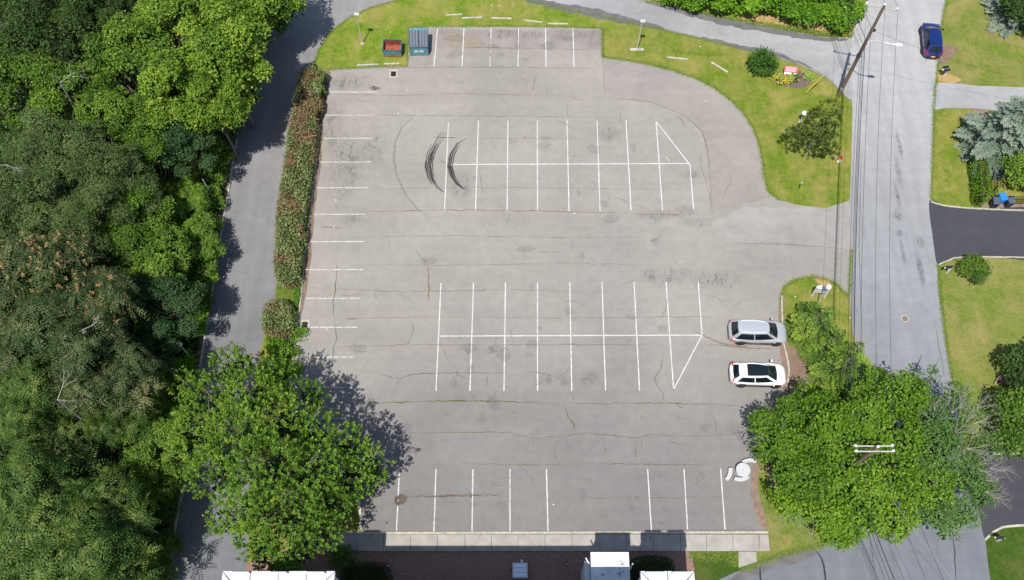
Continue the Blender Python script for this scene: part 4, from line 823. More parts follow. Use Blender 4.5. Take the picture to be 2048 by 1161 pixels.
# ---- hedges ---------------------------------------------------------
def hedge(name, label, px_poly, h, mat, seed, dens=95, L=.21, Wd=.11, cat='hedge', bulge=.12, sides=True, pxz=True, rough=.1):
    """clipped hedge: outline given where its top is seen; leaves on top and sides, woody core"""
    rs = np.random.RandomState(seed); tp = dense([G(x, y, h) for x, y in px_poly], .4, .10, True, seed); A = np.array(tp); c0 = A.mean(0)
    t = empty(name, (*c0, 0), 0, label, cat); A = A - c0
    from mathutils.geometry import tessellate_polygon
    tr = tessellate_polygon([[Vector((*p, 0)) for p in A]]); lv = Leaves(); P = []; N = []
    for a, b, c in tr:
        a, b, c = A[a], A[b], A[c]; ar = abs(np.cross(b - a, c - a)) / 2; k = rs.poisson(ar * dens)
        u, v = rs.rand(k), rs.rand(k); fl = u + v > 1; u[fl], v[fl] = 1 - u[fl], 1 - v[fl]; q = a + np.outer(u, b - a) + np.outer(v, c - a)
        hh = h + rough * (np.sin(q[:, 0] * 2.3 + q[:, 1] * 1.7 + seed) * np.cos(q[:, 1] * 2.9 - q[:, 0] * 1.1)) + rs.normal(size=k) * rough * .7
        P.append(np.column_stack([q, hh])); N.append(np.tile([0, 0, 1.], (k, 1)))
    nA = len(A)
    for i in range(nA):
        a, b = A[i], A[(i + 1) % nA]; e = b - a; Ln = np.linalg.norm(e); k = rs.poisson(Ln * h * dens * .7)
        if not k: continue
        nrm = np.array([e[1], -e[0]]) / max(Ln, 1e-6); 
        if nrm @ ((a + b) / 2 - A[(i + nA // 2) % nA]) < 0: nrm = -nrm
        u, z = rs.rand(k), rs.rand(k) ** .8; q = a + np.outer(u, e) + nrm * (bulge * np.sin(z * 3.14))[:, None] + nrm * (rs.normal(size=k) * .06)[:, None]
        P.append(np.column_stack([q, z * h])); N.append(np.tile([nrm[0], nrm[1], .35], (k, 1)))
    P = np.concatenate(P); N = np.concatenate(N); k = len(P)
    d = rs.normal(size=(k, 3)) + N * .9; lv.add(P, d, N + rs.normal(size=(k, 3)) * .75, L * (.6 + .8 * rs.rand(k)), Wd * (.6 + .8 * rs.rand(k)), .45 + .2 * np.sin(P[:, 0] * 3 + P[:, 1] * 2) + rs.normal(size=k) * .25)
    lv.build('foliage', mat, t)
    mb = MB(); B = A + (0 - A) * 0; nrm = []
    sh = [tuple(p * 1.0) for p in A]; inset = []
    for i in range(nA):
        e = A[(i + 1) % nA] - A[i - 1]; n2 = np.array([e[1], -e[0]]); n2 = n2 / max(np.linalg.norm(n2), 1e-6)
        if n2 @ (A[i] - A[(i + nA // 2) % nA]) < 0: n2 = -n2
        inset.append(tuple(A[i] - n2 * .16))
    mb.prism(inset, 0.02, h - .14).build('woody_core', 'hedgecore', t)
    return t
M['hedgecore'] = soil('hedge_core', [(.3, (.03, .022, .012)), (.7, (.07, .05, .025))], 6)
hedge('clipped_hedge', 'long clipped hedge with reddish patches between the lane and the lot', [(604, 140), (642, 140), (644, 160), (637, 200), (627, 240), (621, 300), (613, 360), (606, 430), (597, 500), (591, 553), (575, 562), (556, 550), (552, 500), (557, 430), (563, 380), (572, 300), (584, 230), (594, 180)], 1.7, 'hedge', 2, 190, .18, .09, rough=.17)
hedge('clipped_hedge', 'short clipped hedge beside the lower storm drain', [(535, 608), (545, 600), (572, 603), (582, 620), (580, 655), (570, 668), (535, 668), (524, 655), (528, 625)], 1.4, 'hedge', 4, 190, .18, .09, rough=.15)
for i, (px, py, r, h, k, lab) in enumerate([(548, 690, .9, 1.6, 'vine', 'bright green self-sown bush below the short hedge'), (572, 700, .7, 1.5, 'bright', 'light green self-sown bush right below the short hedge'), (540, 735, 1.0, 1.5, 'hedge', 'reddish green bush half under the big tree'), (565, 745, .9, 1.6, 'mid', 'mid green bush under the upper tip of the big tree'), (556, 662, .8, 1.3, 'vine', 'green bush filling the lower end of the short hedge'), (590, 742, .8, 1.2, 'vine', 'vivid green bush at the kerb under the big tree'), (598, 668, .75, .9, 'vine', 'vivid green weed bush beside the lower storm drain'), (588, 705, .6, .8, 'bright', 'small green weed clump by the kerb below the storm drain'), (645, 160, .45, 1.1, 'bright', 'small green bush at the top right end of the long hedge')]):
    o = bush('weed_bush', lab, 'bush', None, (*G(px, py, h * .5), 0), r, h, 'disc', k, 80 + i, 6, .5)
def strip_pts(px_a, px_b, zmax):
    def f(rs, k):
        A = np.array([G(*p) for p in px_a]); B = np.array([G(*p) for p in px_b]); n = len(A) - 1; i = rs.randint(0, n, k); u = rs.rand(k)[:, None]; v = rs.rand(k)[:, None]
        a = A[i] * (1 - u) + A[i + 1] * u; b = B[i] * (1 - u) + B[i + 1] * u; q = a * (1 - v) + b * v; return np.column_stack([q, zmax * rs.rand(k) * (.5 + .5 * np.sin(q[:, 1] * 1.7 + q[:, 0]))])
    return f
scatter_leaves('creeper_strip', 'green creepers growing along the kerb right of the hedge', 'mid', 9000, strip_pts([(640, 200), (622, 330), (612, 430), (598, 560), (580, 640), (572, 720), (560, 800)], [(644, 200), (630, 330), (618, 430), (604, 560), (594, 640), (585, 720), (574, 800)], .4), None, .16, .12, 5, .5)
scatter_leaves('creeper_strip', 'grass and weeds in the gap between the two hedges', 'tuft', 5000, strip_pts([(556, 560), (548, 610)], [(603, 560), (590, 640)], .2), None, .16, .05, 6, .5)
# vine bank along the top road
vb = empty('vine_bank', (*G(1540, 20), 0), 0, 'dense bank of bright green vines above the top road', 'vines'); c0 = vb.location
rs = np.random.RandomState(44); LV = []
for i in range(80):
    u = rs.rand(); px = 1345 + 375 * u; top = -50; bot = -2 + 44 * min(1, u * 1.1) - (14 if u > .95 else 0); py = bot - (bot - top) * rs.rand() ** 1.1; r = .6 + .6 * rs.rand(); z = .4 + .028 * (bot - py) + rs.rand() * 1.3
    g = G(px, py, z); LV.append((g[0] - c0.x, g[1] - c0.y, z, r))
lv = Leaves(); P, N, T = lobed_points(rs, LV, 5.5, .03); clump_disc(lv, rs, P, N, .34, 15, .26, .21, T, .22, .5); lv.build('foliage', 'vine', vb)
mb = MB()
for l in LV: mb.tube([(l[0], l[1] + .3, 0), (l[0] + .1, l[1], l[2] * .6), (l[0], l[1], l[2] + l[3] * .3)], [.05, .03, .01], 5)
mb.build('stem', 'bark', vb)
scatter_leaves('weed_fringe', 'green and dry weeds along the foot of the vine bank', 'tuft', 7000, strip_pts([(1300, 0), (1400, 22), (1480, 38), (1560, 52), (1640, 66), (1705, 70)], [(1310, 4), (1400, 27), (1480, 44), (1560, 59), (1640, 72), (1702, 75)], .3), None, .22, .07, 7, .6)
bush('dry_shrub', 'reddish brown dry shrub at the corner of the top road and the street', 'shrub', None, (*G(1700, 58, .5), 0), .55, .9, 'fine', 'tan', 71, 5, .6)
# rounded shrubs and bed plants
bush('round_shrub', 'dark green mounded shrub beside the red sign', 'shrub', None, (*G(1521, 140), 0), 1.45, 2.0, 'shoot', 'yew', 61, 13, .55, 7)
bush('round_shrub', 'leafy round shrub beside the mailbox below the black drive', 'shrub', None, (*G(1940, 547), 0), 1.35, 1.6, 'disc', 'mid', 62, 8, .6, 7)
bush('corner_shrub', 'green shrub at the left end of the sidewalk by the building', 'shrub', None, (*G(688, 1118), 0), .95, 1.2, 'disc', 'mid', 63, 7, .6)
bush('yellow_flower_clump', 'clump of yellow-flowered leaves left in the flower bed', 'flowers', 'yellow clumps in the flower bed', (*G(1557, 156), 0), .5, .5, 'shoot', 'hosta', 64, 12, .5)
bush('yellow_flower_clump', 'clump of yellow-flowered leaves in the middle of the flower bed', 'flowers', 'yellow clumps in the flower bed', (*G(1577, 162), 0), .5, .5, 'shoot', 'hosta', 65, 12, .5)
bush('green_clump', 'dark green leafy clump below the red sign', 'plant', None, (*G(1588, 157), 0), .48, .55, 'shoot', 'mid', 66, 12, .5)
bush('hosta_clump', 'pale lime hosta at the right end of the flower bed', 'plant', None, (*G(1617, 156), 0), .5, .45, 'disc', 'hosta', 67, 10, .55)
rs = np.random.RandomState(3); lv = Leaves(); q = np.array([G(1557 + rs.normal() * 8, 157 + rs.normal() * 5, .5) + (.55,) for _ in range(40)] + [G(1576 + rs.normal() * 8, 161 + rs.normal() * 5, .5) + (.55,) for _ in range(45)])
lv.add(np.repeat(q, 4, 0), rs.normal(size=(len(q) * 4, 3)), np.array([0, 0, 1.]) + rs.normal(size=(len(q) * 4, 3)) * .3, .12, .09, rs.rand(len(q) * 4)); tag(lv.build('flower_blooms', 'flower'), 'yellow blooms dotted over the flower bed', 'flowers', kind='stuff')
hedge('low_hedge', 'low dark clipped hedge right of the entrance canopy', [(1262, 1128), (1280, 1117), (1335, 1119), (1346, 1130), (1345, 1200), (1262, 1200)], .8, 'yewdark', 9, 220, .13, .07)
hedge('low_hedge', 'low dark clipped hedge by the left roof corner', [(690, 1138), (720, 1130), (765, 1132), (773, 1145), (773, 1200), (690, 1200)], .8, 'yewdark', 10, 220, .13, .07)
hedge('arborvitae_hedge', 'yellow-green clipped arborvitae row beside the black fence', [(1958, 305), (1974, 303), (1979, 335), (1983, 385), (1975, 396), (1962, 394), (1956, 350)], 1.6, 'vine', 11, 190, .14, .07, rough=.25)
bush('garden_tree', 'rounded garden tree on the right edge below the blue spruce', 'tree', None, (*G(2040, 345, 1.5), 0), 2.0, 3.6, 'disc', 'bright', 68, 4.5, .8)
bush('garden_tree', 'leafy tree on the right edge beside the broad street tree', 'tree', None, (*G(2055, 850, 2.5), 0), 3.2, 4.6, 'disc', 'mid', 69, 4.5, 1.0)
bush('garden_tree', 'dark leafy tree on the right edge behind the wooden steps', 'tree', None, (*G(2070, 740, 2.5), 0), 2.6, 4.6, 'disc', 'dark', 70, 4.5, 1.0)
bush('garden_tree', 'dark pine boughs reaching in at the top right edge', 'tree', None, (*G(2060, 10, 2.5), 0), 2.8, 4.5, 'disc', 'dark', 72, 4.5, 1.0)
# coarse grass tufts along the ragged edges
def edge_tufts(name, label, px, w, k, seed):
    def f(rs, k):
        A = np.array([G(*p) for p in px]); n = len(A) - 1; ln = np.linalg.norm(A[1:] - A[:-1], axis=1); i = rs.choice(n, k, p=ln / ln.sum()); u = rs.rand(k)[:, None]; q = A[i] * (1 - u) + A[i + 1] * u
        e = unit(A[i + 1] - A[i]); nn = np.column_stack([-e[:, 1], e[:, 0]]); return np.column_stack([q + nn * (rs.normal(size=k) * w)[:, None], .02 + .03 * rs.rand(k)])
    return scatter_leaves(name, label, 'tuft', k, f, None, .13, .035, seed, .55, .9)
edge_tufts('grass_fringe', 'ragged grass along the curved edge of the lot', lot_px[5:20], .10, 9000, 1)
edge_tufts('grass_fringe', 'ragged grass along the top edge of the lot', [(655, 141), (765, 134), (815, 133), (819, 56), (1010, 53), (1204, 57)], .09, 5000, 2)
edge_tufts('grass_fringe', 'ragged grass round the entrance island', lot_px[23:33], .10, 4500, 3)
edge_tufts('grass_fringe', 'ragged grass along the right side of the street', [(1893, 0), (1880, 60), (1875, 130), (1868, 200), (1865, 300), (1862, 400)], .09, 4500, 4)
edge_tufts('grass_fringe', 'ragged grass along the lower right side of the street', [(1876, 530), (1880, 590), (1888, 650), (1896, 710), (1905, 760)], .09, 3500, 5)
edge_tufts('grass_fringe', 'ragged grass along the lower side of the access road', LANE_R[13:27], .09, 7000, 6)
edge_tufts('grass_fringe', 'ragged grass where the sidewalk ends by the street', [(1480, 1141), (1560, 1111), (1640, 1092), (1668, 1080)], .15, 3500, 7)
edge_tufts('grass_fringe', 'ragged grass on the bank below the sidewalk', [(1380, 1106), (1420, 1108), (1472, 1106), (1474, 1135)], .3, 5000, 8)

# ================================================================= THINGS
def lamp_post(px, py, h, label, head='box', headpx=None, group=None, name='lamp_post'):
    t = empty(name, (*G(px, py), 0), 0, label, 'lamp post', group); mb = MB().tube([(0, 0, .05), (0, 0, h)], [.055, .04], 10); mb.build('pole', 'lampgrey', t, smooth=True)
    MB().lathe([(.16, 0), (.16, .10), (.09, .14)], n=14).build('base', 'kerb', t)
    if head == 'box':
        MB().box((.05, 0, h + .08), (.46, .28, .14)).build('lamp_head', 'lampgrey', t, bevel=.02); MB().box((.05, 0, h - .01), (.34, .18, .035)).build('lens', 'white', t)
    elif head == 'globe':
        MB().lathe([(.04, -.02), (.13, .02), (.22, .10), (.245, .21), (.22, .32), (.14, .40), (.05, .44)], (0, 0, h), 20).build('globe', 'white', t, smooth='all')
        MB().lathe([(.09, -.1), (.12, 0)], (0, 0, h), 12).build('collar', 'alu', t)
    elif head == 'dome':
        MB().lathe([(.20, 0), (.21, .05), (.17, .13), (.08, .18)], (0, 0, h), 18).build('lamp_head', 'white', t, smooth='all'); MB().lathe([(.05, -.12), (.07, 0)], (0, 0, h), 10).build('collar', 'alu', t)
    return t
lamp_post(725, 88, 4.0, 'grey lamp post left of the two dumpsters on the grass', group='box-headed lamp posts of the lot')
lamp_post(1274, 100, 3.9, 'grey lamp post on the grass strip right of the upper stalls', group='box-headed lamp posts of the lot')
lamp_post(385, 720, 3.2, 'lamp post with a round white head at the wood edge above the big tree', 'dome', group='lamp posts along the wood')
lamp_post(327, 1073, 3.5, 'lamp post with a round white head in the bushes at the lower left', 'dome', group='lamp posts along the wood')
t = lamp_post(432, 407, 3.9, 'bare white post without a lamp rising from the lane bushes', 'none', name='white_post'); t['category'] = 'post'
lamp_post(1634, 608, 3.0, 'white globe lamp beside the white sign frame on the island', 'globe', group='globe lamps')
lamp_post(1600, 245, 1.2, 'white globe lamp on the grass just above the small pine', 'globe', group='globe lamps')
MB().box((0, 0, .04), (1.3, .3, .08)).build('base_slab', 'kerb', [o for o in S.objects if o.type == 'EMPTY' and o.get('label', '').startswith('grey lamp post on the grass')][0])

# concrete bumpers lying on the grass
STOPS = [(908, 31, 1.7, 3, 'pale concrete bumper lying leftmost above the upper stalls', 'kerbpale'), (944, 37, 2.0, 3, 'mossy concrete bumper second from left above the upper stalls', 'kerb'), (1003, 38, 2.0, -2, 'sunken grey bumper in the middle of the row above the stalls', 'kerb'), (1067, 44, 1.9, -8, 'tilted concrete bumper right of the middle above the stalls', 'kerbpale'), (1116, 49, 2.0, -1, 'concrete bumper rightmost in the row above the stalls', 'kerb'),
         (736, 131, 2.1, 3, 'concrete bumper on the grass edge left of the upper storm drain', 'kerbpale'), (784, 129, 1.5, 1, 'concrete bumper on the grass edge right above the upper storm drain', 'kerbpale'), (1355, 118, 2.0, -7, 'thin grey bumper in the grass above the curved lot edge', 'kerb'), (1439, 136, 1.9, -40, 'diagonal bumper in the grass towards the mounded shrub', 'kerb')]
p0 = None
for px, py, L, a, lab, mt in STOPS:
    mb = MB(); mb.box((0, 0, .06), (L, .17, .12)); o = mb.build('concrete_bumper', mt, bevel=.03); o.location = (*G(px, py), .0); o.rotation_euler = (0, 0, R(a)); tag(o, lab, 'bumper', 'concrete bumpers lying on the grass')

# storm drains and manhole
def drain(px, py, w, d, label, rz=0):
    t = empty('storm_drain', (*G(px, py), .04), rz, label, 'storm drain', 'storm drains of the lot'); f = .2; mb = MB()
    mb.box((0, d / 2 - f / 2, .012), (w, f, .04)).box((0, -d / 2 + f / 2, .012), (w, f, .04)).box((-w / 2 + f / 2 * .8, 0, .012), (f * .8, d - 2 * f, .04)).box((w / 2 - f / 2 * .8, 0, .012), (f * .8, d - 2 * f, .04)); mb.build('frame', 'kerbpale', t)
    MB().box((0, 0, -.004), (w - 2 * f * .8, d - 2 * f, .01)).build('pit', 'hole', t); mb = MB(); n = 7
    for i in range(n): mb.box((-(w - .4) / 2 + (w - .4) * (i + .5) / n, 0, .012), (.022, d - 2 * f - .01, .02))
    mb.box((0, 0, .014), (w - .35, .03, .02)); mb.build('grate', 'grate', t); return t
drain(787, 149, .80, 1.0, 'storm drain with a pale concrete frame below the dumpsters')
drain(610, 652, .78, 1.05, 'storm drain at the kerb beside the short hedge')
t = empty('manhole', (*G(1810, 638), .024), 0, 'round iron manhole cover in the street', 'manhole'); MB().lathe([(.33, 0), (.33, .008), (.27, .009)], n=28).build('rim', 'kerbpale', t); MB().lathe([(.26, 0), (.26, .012), (.1, .013)], n=28).build('cover', 'iron', t)

# dumpsters
def dumpster(px, py, w, d, h, label, closed, rz=0):
    t = empty('dumpster', (*G(px, py), .03), rz, label, 'dumpster', 'dumpsters on the grass'); th = .04
    def wall(name, q, mat, n): # q: outer quad, pushed in by n*th
        n = Vector(n).normalized() * th; MB().add([Vector(p) for p in q] + [Vector(p) - n for p in q], [(0, 1, 2, 3), (7, 6, 5, 4), (0, 4, 5, 1), (1, 5, 6, 2), (2, 6, 7, 3), (3, 7, 4, 0)]).build(name, mat, t)
    hf = h * (.72 if closed else .86); x = w / 2; yb, yf = d / 2, -d / 2; sl = .12 if not closed else .05
    wall('front_wall', [(-x, yf + sl, 0), (x, yf + sl, 0), (x, yf, hf), (-x, yf, hf)], 'tealpale', (0, -1, 0)); wall('back_wall', [(x, yb, 0), (-x, yb, 0), (-x, yb, h), (x, yb, h)], 'teal', (0, 1, 0))
    for s in (-1, 1):
        q = [(s * x, yf + sl, 0), (s * x, yb, 0), (s * x, yb, h), (s * x, yf, hf)]; wall('side_wall', q, 'teal', (s, 0, 0))
        MB().box((s * (x + .05), -.05, h * .5), (.1, d * .55, .16)).build('fork_pocket', 'teal', t, bevel=.01)
    MB().box((0, 0, .06), (w - .06, d - .1, .08)).build('floor', 'rust', t)
    if not closed:
        MB().add([(-x + .05, yb - .05, .1), (x - .05, yb - .05, .1), (x - .05, yb - .05, h - .06), (-x + .05, yb - .05, h - .06)], [(0, 1, 2, 3)]).build('rusty_lining', 'rust', t)
        MB().add([(-x + .05, yf + .17, .12), (x - .05, yf + .17, .12), (x - .05, yb - .06, .5), (-x + .05, yb - .06, .5)], [(0, 1, 2, 3)]).build('rusty_bottom', 'rust', t)
    for a, b, c, e in ((0, yb, h, 1), (0, yf, hf, 1)): MB().box((a, b, c), (w + .06, .07, .06)).build('rim', 'alu' if closed else 'teal', t)
    for s in (-1, 1): MB().tube([(s * x, yb, h), (s * x, yf, hf)], .035, 6).build('side_rim', 'teal', t)
    if closed:
        for s in (-1, 1):
            mb = MB(); mb.add([(s * .02, yb - .02, h + .06), (s * (x - .0), yb - .02, h + .06), (s * (x), yf - .04, hf + .07), (s * .02, yf - .04, hf + .07)] + [(s * .02, yb - .02, h + .02), (s * x, yb - .02, h + .02), (s * x, yf - .04, hf + .03), (s * .02, yf - .04, hf + .03)], [(0, 1, 2, 3), (7, 6, 5, 4), (0, 4, 5, 1), (1, 5, 6, 2), (2, 6, 7, 3), (3, 7, 4, 0)]); ld = mb.build('lid', 'lid', t)
            mb = MB()
            for k in range(3): xx = s * (.18 + k * (x - .25) / 2.4); mb.tube([(xx, yb - .1, h + .055), (xx, yf + .05, hf + .075)], .022, 5)
            mb.build('lid_rib', 'steel', ld)
        MB().box((0, yb + .02, h + .02), (w, .30, .07)).build('hinge_cap', 'tealpale', t, bevel=.02)
    # white stickers with a little teal emblem on the front
    for cx, ww in ((-.28, .38), (.22, .36)) if closed else ((.03, .5),):
        f = lambda u, v, o: (cx + u, yf + sl * (1 - (hf * .5 + v) / hf) - o, hf * .55 + v)
        st = MB().add([f(-ww / 2, -.15, .006), f(ww / 2, -.15, .006), f(ww / 2, .15, .006), f(-ww / 2, .15, .006)], [(0, 1, 2, 3)]).build('sticker', 'white', t)
        mb = MB()
        for k in range(3):
            a = k * 2.094 + .5; c = (math.cos(a) * .075, math.sin(a) * .06); mb.add([f(c[0] - .04, c[1] - .02, .010), f(c[0] + .04, c[1] - .02, .010), f(c[0] + .02, c[1] + .03, .010), f(c[0] - .02, c[1] + .03, .010)], [(0, 1, 2, 3)])
        mb.build('emblem', 'teal', st)
    return t
dumpster(787, 106, 1.75, 1.15, 1.15, 'open teal dumpster with a rusty inside, left of the closed one', False, R(-2))
dumpster(840, 99, 1.75, 1.75, 1.75, 'closed teal dumpster with dark ribbed lids beside the upper stalls', True, R(2))

# utility poles and their wires
def utility_pole(px, py, h, label, arms, name='utility_pole'):
    x, y = G(px, py) if py is not None else px; t = empty(name, (x, y, 0), 0, label, 'utility pole', 'utility poles along the street')
    MB().tube([(0, 0, -.05), (0, 0, h * .5), (0, 0, h)], [.19, .155, .115], 12).build('pole', 'wood', t, smooth=True)
    for dy, z, rz, L, off in arms:
        d = Vector((math.cos(rz), math.sin(rz), 0)); MB().box((d.x * off, d.y * off + dy, z), (L, .075, .09), rz).build('crossarm', 'insul_arm', t)
        for s in (-1, 1):
            c = d * (off + s * (L / 2 - .1)); MB().lathe([(.035, 0), (.035, .08), (.09, .10), (.10, .15), (.06, .19), (.08, .22), (.03, .28)], (c.x, c.y + dy, z + .05), 10).build('insulator', 'insul', t, smooth=True)
    MB().lathe([(.035, 0), (.035, .08), (.09, .10), (.10, .15), (.06, .19), (.08, .22), (.03, .28)], (0, 0, h), 10).build('insulator', 'insul', t, smooth=True)
    return t
M['insul_arm'] = plain('pale_crossarm', (.42, .40, .36), .7, 0, .12)
U1 = Vector((30.5, 54.0, 0)); U2 = Vector((*G(1757, 893, 12.2), 0))
H1 = 12.0
p1 = utility_pole((U1.x, U1.y), None, H1, 'leaning-looking wooden utility pole with a street light at the top of the street', [(0, 11.75, R(-14), 2.7, -.15)])
p2 = utility_pole((U2.x, U2.y), None, 12.0, 'utility pole with a double crossarm rising out of the broad trees', [(-.18, 11.6, 0, 2.6, -.12), (.18, 11.6, 0, 2.6, -.12)])
MB().lathe([(.182, 0), (.182, .28)], (0, 0, 1.1), 14).build('tag_band', 'insul_arm', p1)
MB().tube([(.13, .1, .2), (.13, .1, 6.5), (.11, .08, 9.5)], .035, 6).build('conduit', 'wire', p1)
MB().box((-.16, -.06, 5.9), (.12, .18, .45)).build('junction_box', 'wire', p1); MB().box((.2, -.05, 9.1), (.2, .12, .25)).build('bracket', 'wire', p1)
# street light: arm over the street
hd = Vector((*G(1797, 90, 8.9), 8.9)) - U1; at = MB().tube([(0, 0, 7.4), (.5, .0, 7.75), (hd.x - 1.1, hd.y * .8, 8.85), (hd.x - .3, hd.y, 8.9)], .045, 8).build('light_arm', 'white', p1, smooth=True)
mb = MB(); mb.lathe([(.03, -.42), (.13, -.25), (.17, .05), (.13, .28), (.05, .36)], n=14); lh = mb.build('light_head', 'white', p1, smooth='all'); lh.rotation_euler = (0, R(90), R(-8)); lh.location = (hd.x, hd.y, 8.92); lh.scale = (.55, 1, 1)
def span(a, b, sag, r=.016, name='power_line', label='', mat='wire', n=24):
    a, b = Vector(a), Vector(b); pts = [a.lerp(b, i / n) - Vector((0, 0, sag * 4 * (i / n) * (1 - i / n))) for i in range(n + 1)]
    o = MB().tube([p - a for p in pts], r * .75, 5).build(name, mat); o.location = a; return tag(o, label, 'wire', 'wires along the street')
d1 = Vector((math.cos(R(-14)), math.sin(R(-14)), 0))
A1 = [U1 + d1 * (-.15 - 1.25) + Vector((0, 0, 12.05)), U1 + Vector((0, 0, 12.25)), U1 + d1 * (-.15 + 1.25) + Vector((0, 0, 12.05))]
B1 = [U2 + Vector((-.15 - 1.27, 0, 11.9)), U2 + Vector((0, 0, 12.25)), U2 + Vector((-.15 + 1.27, 0, 11.9))]
U0 = U1 + Vector((-4.5, 42, 0)); U3 = Vector((*G(1935, 1330, 12), 0))
for i, w in enumerate(('left', 'middle', 'right')):
    span(A1[i], B1[i], 1.3, .017, label='%s top wire between the two utility poles' % w)
    span(A1[i] + Vector((0, .05, 0)), U0 + Vector(((i - 1) * 1.2, 0, 12)), 1.3, .017, label='%s top wire leaving over the top of the street' % w)
    span(B1[i] + Vector((0, -.05, 0)), U3 + Vector(((i - 1) * 1.2, 0, 12)), 1.0, .017, label='%s top wire running to the bottom right edge' % w)
for z, r, w, s in ((9.3, .02, 'thin upper', .9), (7.9, .035, 'thick', 1.0), (7.2, .024, 'middle', 1.0), (6.6, .02, 'lowest', 1.1)):
    off = Vector((-.14, 0, z)); span(U1 + off, U2 + off, s, r, 'cable', '%s lower cable between the two utility poles' % w)
    span(U1 + off + Vector((0, .1, 0)), U0 + off, s, r, 'cable', '%s lower cable leaving over the top of the street' % w)
    if z < 9: span(U2 + off, U3 + off, s, r, 'cable', '%s lower cable running to the bottom right edge' % w)
span(U2 + Vector((.1, -.1, 9.2)), (*G(1990, 1260, 6), 6), .5, .014, 'service_drop', 'pale spiral service wire from the lower utility pole to the bottom edge', 'wirepale')
span(U1 + Vector((.2, 0, 9)), (*G(2200, 190, 5), 5), .8, .014, 'service_drop', 'thin service wire crossing the street to the right edge')
span(U2 + Vector((-.1, 0, 8.5)), (*G(1580, 1040, 5), 5), .3, .012, 'service_drop', 'short service wire left of the lower utility pole', 'wirepale')
# guy wire with yellow guard
a = Vector((*G(1611, 187), 0)); top = U1 + Vector((-.1, 0, 9.6)); d = (top - a).normalized()
t = empty('guy_wire', tuple(a), 0, 'guy wire with a yellow guard anchored in the grass left of the utility pole', 'guy wire')
MB().tube([(0, 0, .02), tuple(top - a)], .012, 5).build('cable', 'wirepale', t); MB().tube([tuple(d * .15), tuple(d * 2.9)], [.055, .05], 8).build('yellow_guard', 'yellow', t, smooth=True); MB().lathe([(.03, 0), (.03, .15)], n=6).build('anchor_rod', 'iron', t)
MB().tube([(0, 0, .02), tuple((top - a) * .97 + Vector((.05, .5, 0)))], .010, 5).build('cable', 'wirepale', t)

# hydrant
t = empty('fire_hydrant', (*G(1678, 323), 0), 0, 'white fire hydrant with a red top in the grass by the street', 'fire hydrant'); MB().lathe([(.17, 0), (.17, .05), (.12, .07), (.12, .5), (.15, .52), (.15, .56)], n=14).build('barrel', 'white', t, smooth=True)
MB().lathe([(.16, .56), (.15, .64), (.09, .73), (.04, .76), (.04, .80)], n=14).build('bonnet', 'red', t, smooth=True)
for s in (-1, 1): MB().tube([(s * .1, 0, .42), (s * .21, 0, .42)], .06, 10).build('nozzle', 'red', t)
MB().tube([(0, -.1, .36), (0, -.22, .36)], .075, 10).build('front_nozzle', 'white', t)
# red sign in the flower bed
t = empty('red_sign', (*G(1578, 150), 0), R(-8), 'low red sign with a white lower stripe in the flower bed', 'sign'); q = Matrix.Rotation(R(38), 3, 'X'); c = Vector((0, 0, .62))
MB().box(c, (1.22, .8, .09), M4=q).build('board', 'alu', t); f = lambda u, v, o: tuple(c + q @ Vector((u, v, .045 + o)))
def pl(name, u0, v0, u1, v1, o, mat, par): return MB().add([f(u0, v0, o), f(u1, v0, o), f(u1, v1, o), f(u0, v1, o)], [(0, 1, 2, 3)]).build(name, mat, par)
pl('red_face', -.58, -.18, .58, .37, .004, 'redsign', t); pl('white_stripe', -.58, -.36, .58, -.2, .004, 'white', t)
mb = MB()
for r_, y in ((0, .22), (1, .06), (2, -.07)):
    u = -.46
    while u < .42:
        w = rnd.uniform(.04, .11); mb.add([f(u, y, .007), f(u + w, y, .007), f(u + w, y + .055, .007), f(u, y + .055, .007)], [(0, 1, 2, 3)]); u += w + rnd.uniform(.02, .05)
mb.build('lettering', 'roofwhite', t)
for s in (-1, 1): MB().box((s * .5, .1, .28), (.07, .07, .62)).build('leg', 'alu', t)
# white sign frame on the island
a = Vector((*G(1623, 592), 0)); t = empty('sign_frame', tuple(a), R(-4), 'white hanging sign frame standing on the entrance island', 'sign'); hw = 1.05
MB().box((0, 0, .85), (.13, .13, 1.7)).build('post', 'white', t); MB().box((hw, 0, .85), (.13, .13, 1.7)).build('post', 'white', t)
MB().box((hw / 2, 0, 1.62), (hw - .13, .32, .12)).build('top_beam', 'white', t); MB().box((hw / 2, 0, 1.05), (hw - .2, .07, .75)).build('sign_board', 'roofwhite', t); MB().box((hw / 2, 0, 1.55), (.12, .2, .05)).build('hook', 'alu', t)
# thin stake
t = empty('marker_stake', (*G(1597, 378), 0), R(35), 'thin black and white marker stake low in the grass by the street', 'stake'); a2 = MB().box((0, 0, .4), (.05, .05, .8)).build('stake', 'black_pl', t); MB().box((.03, 0, .95), (.12, .05, .32)).build('white_tip', 'white', t)

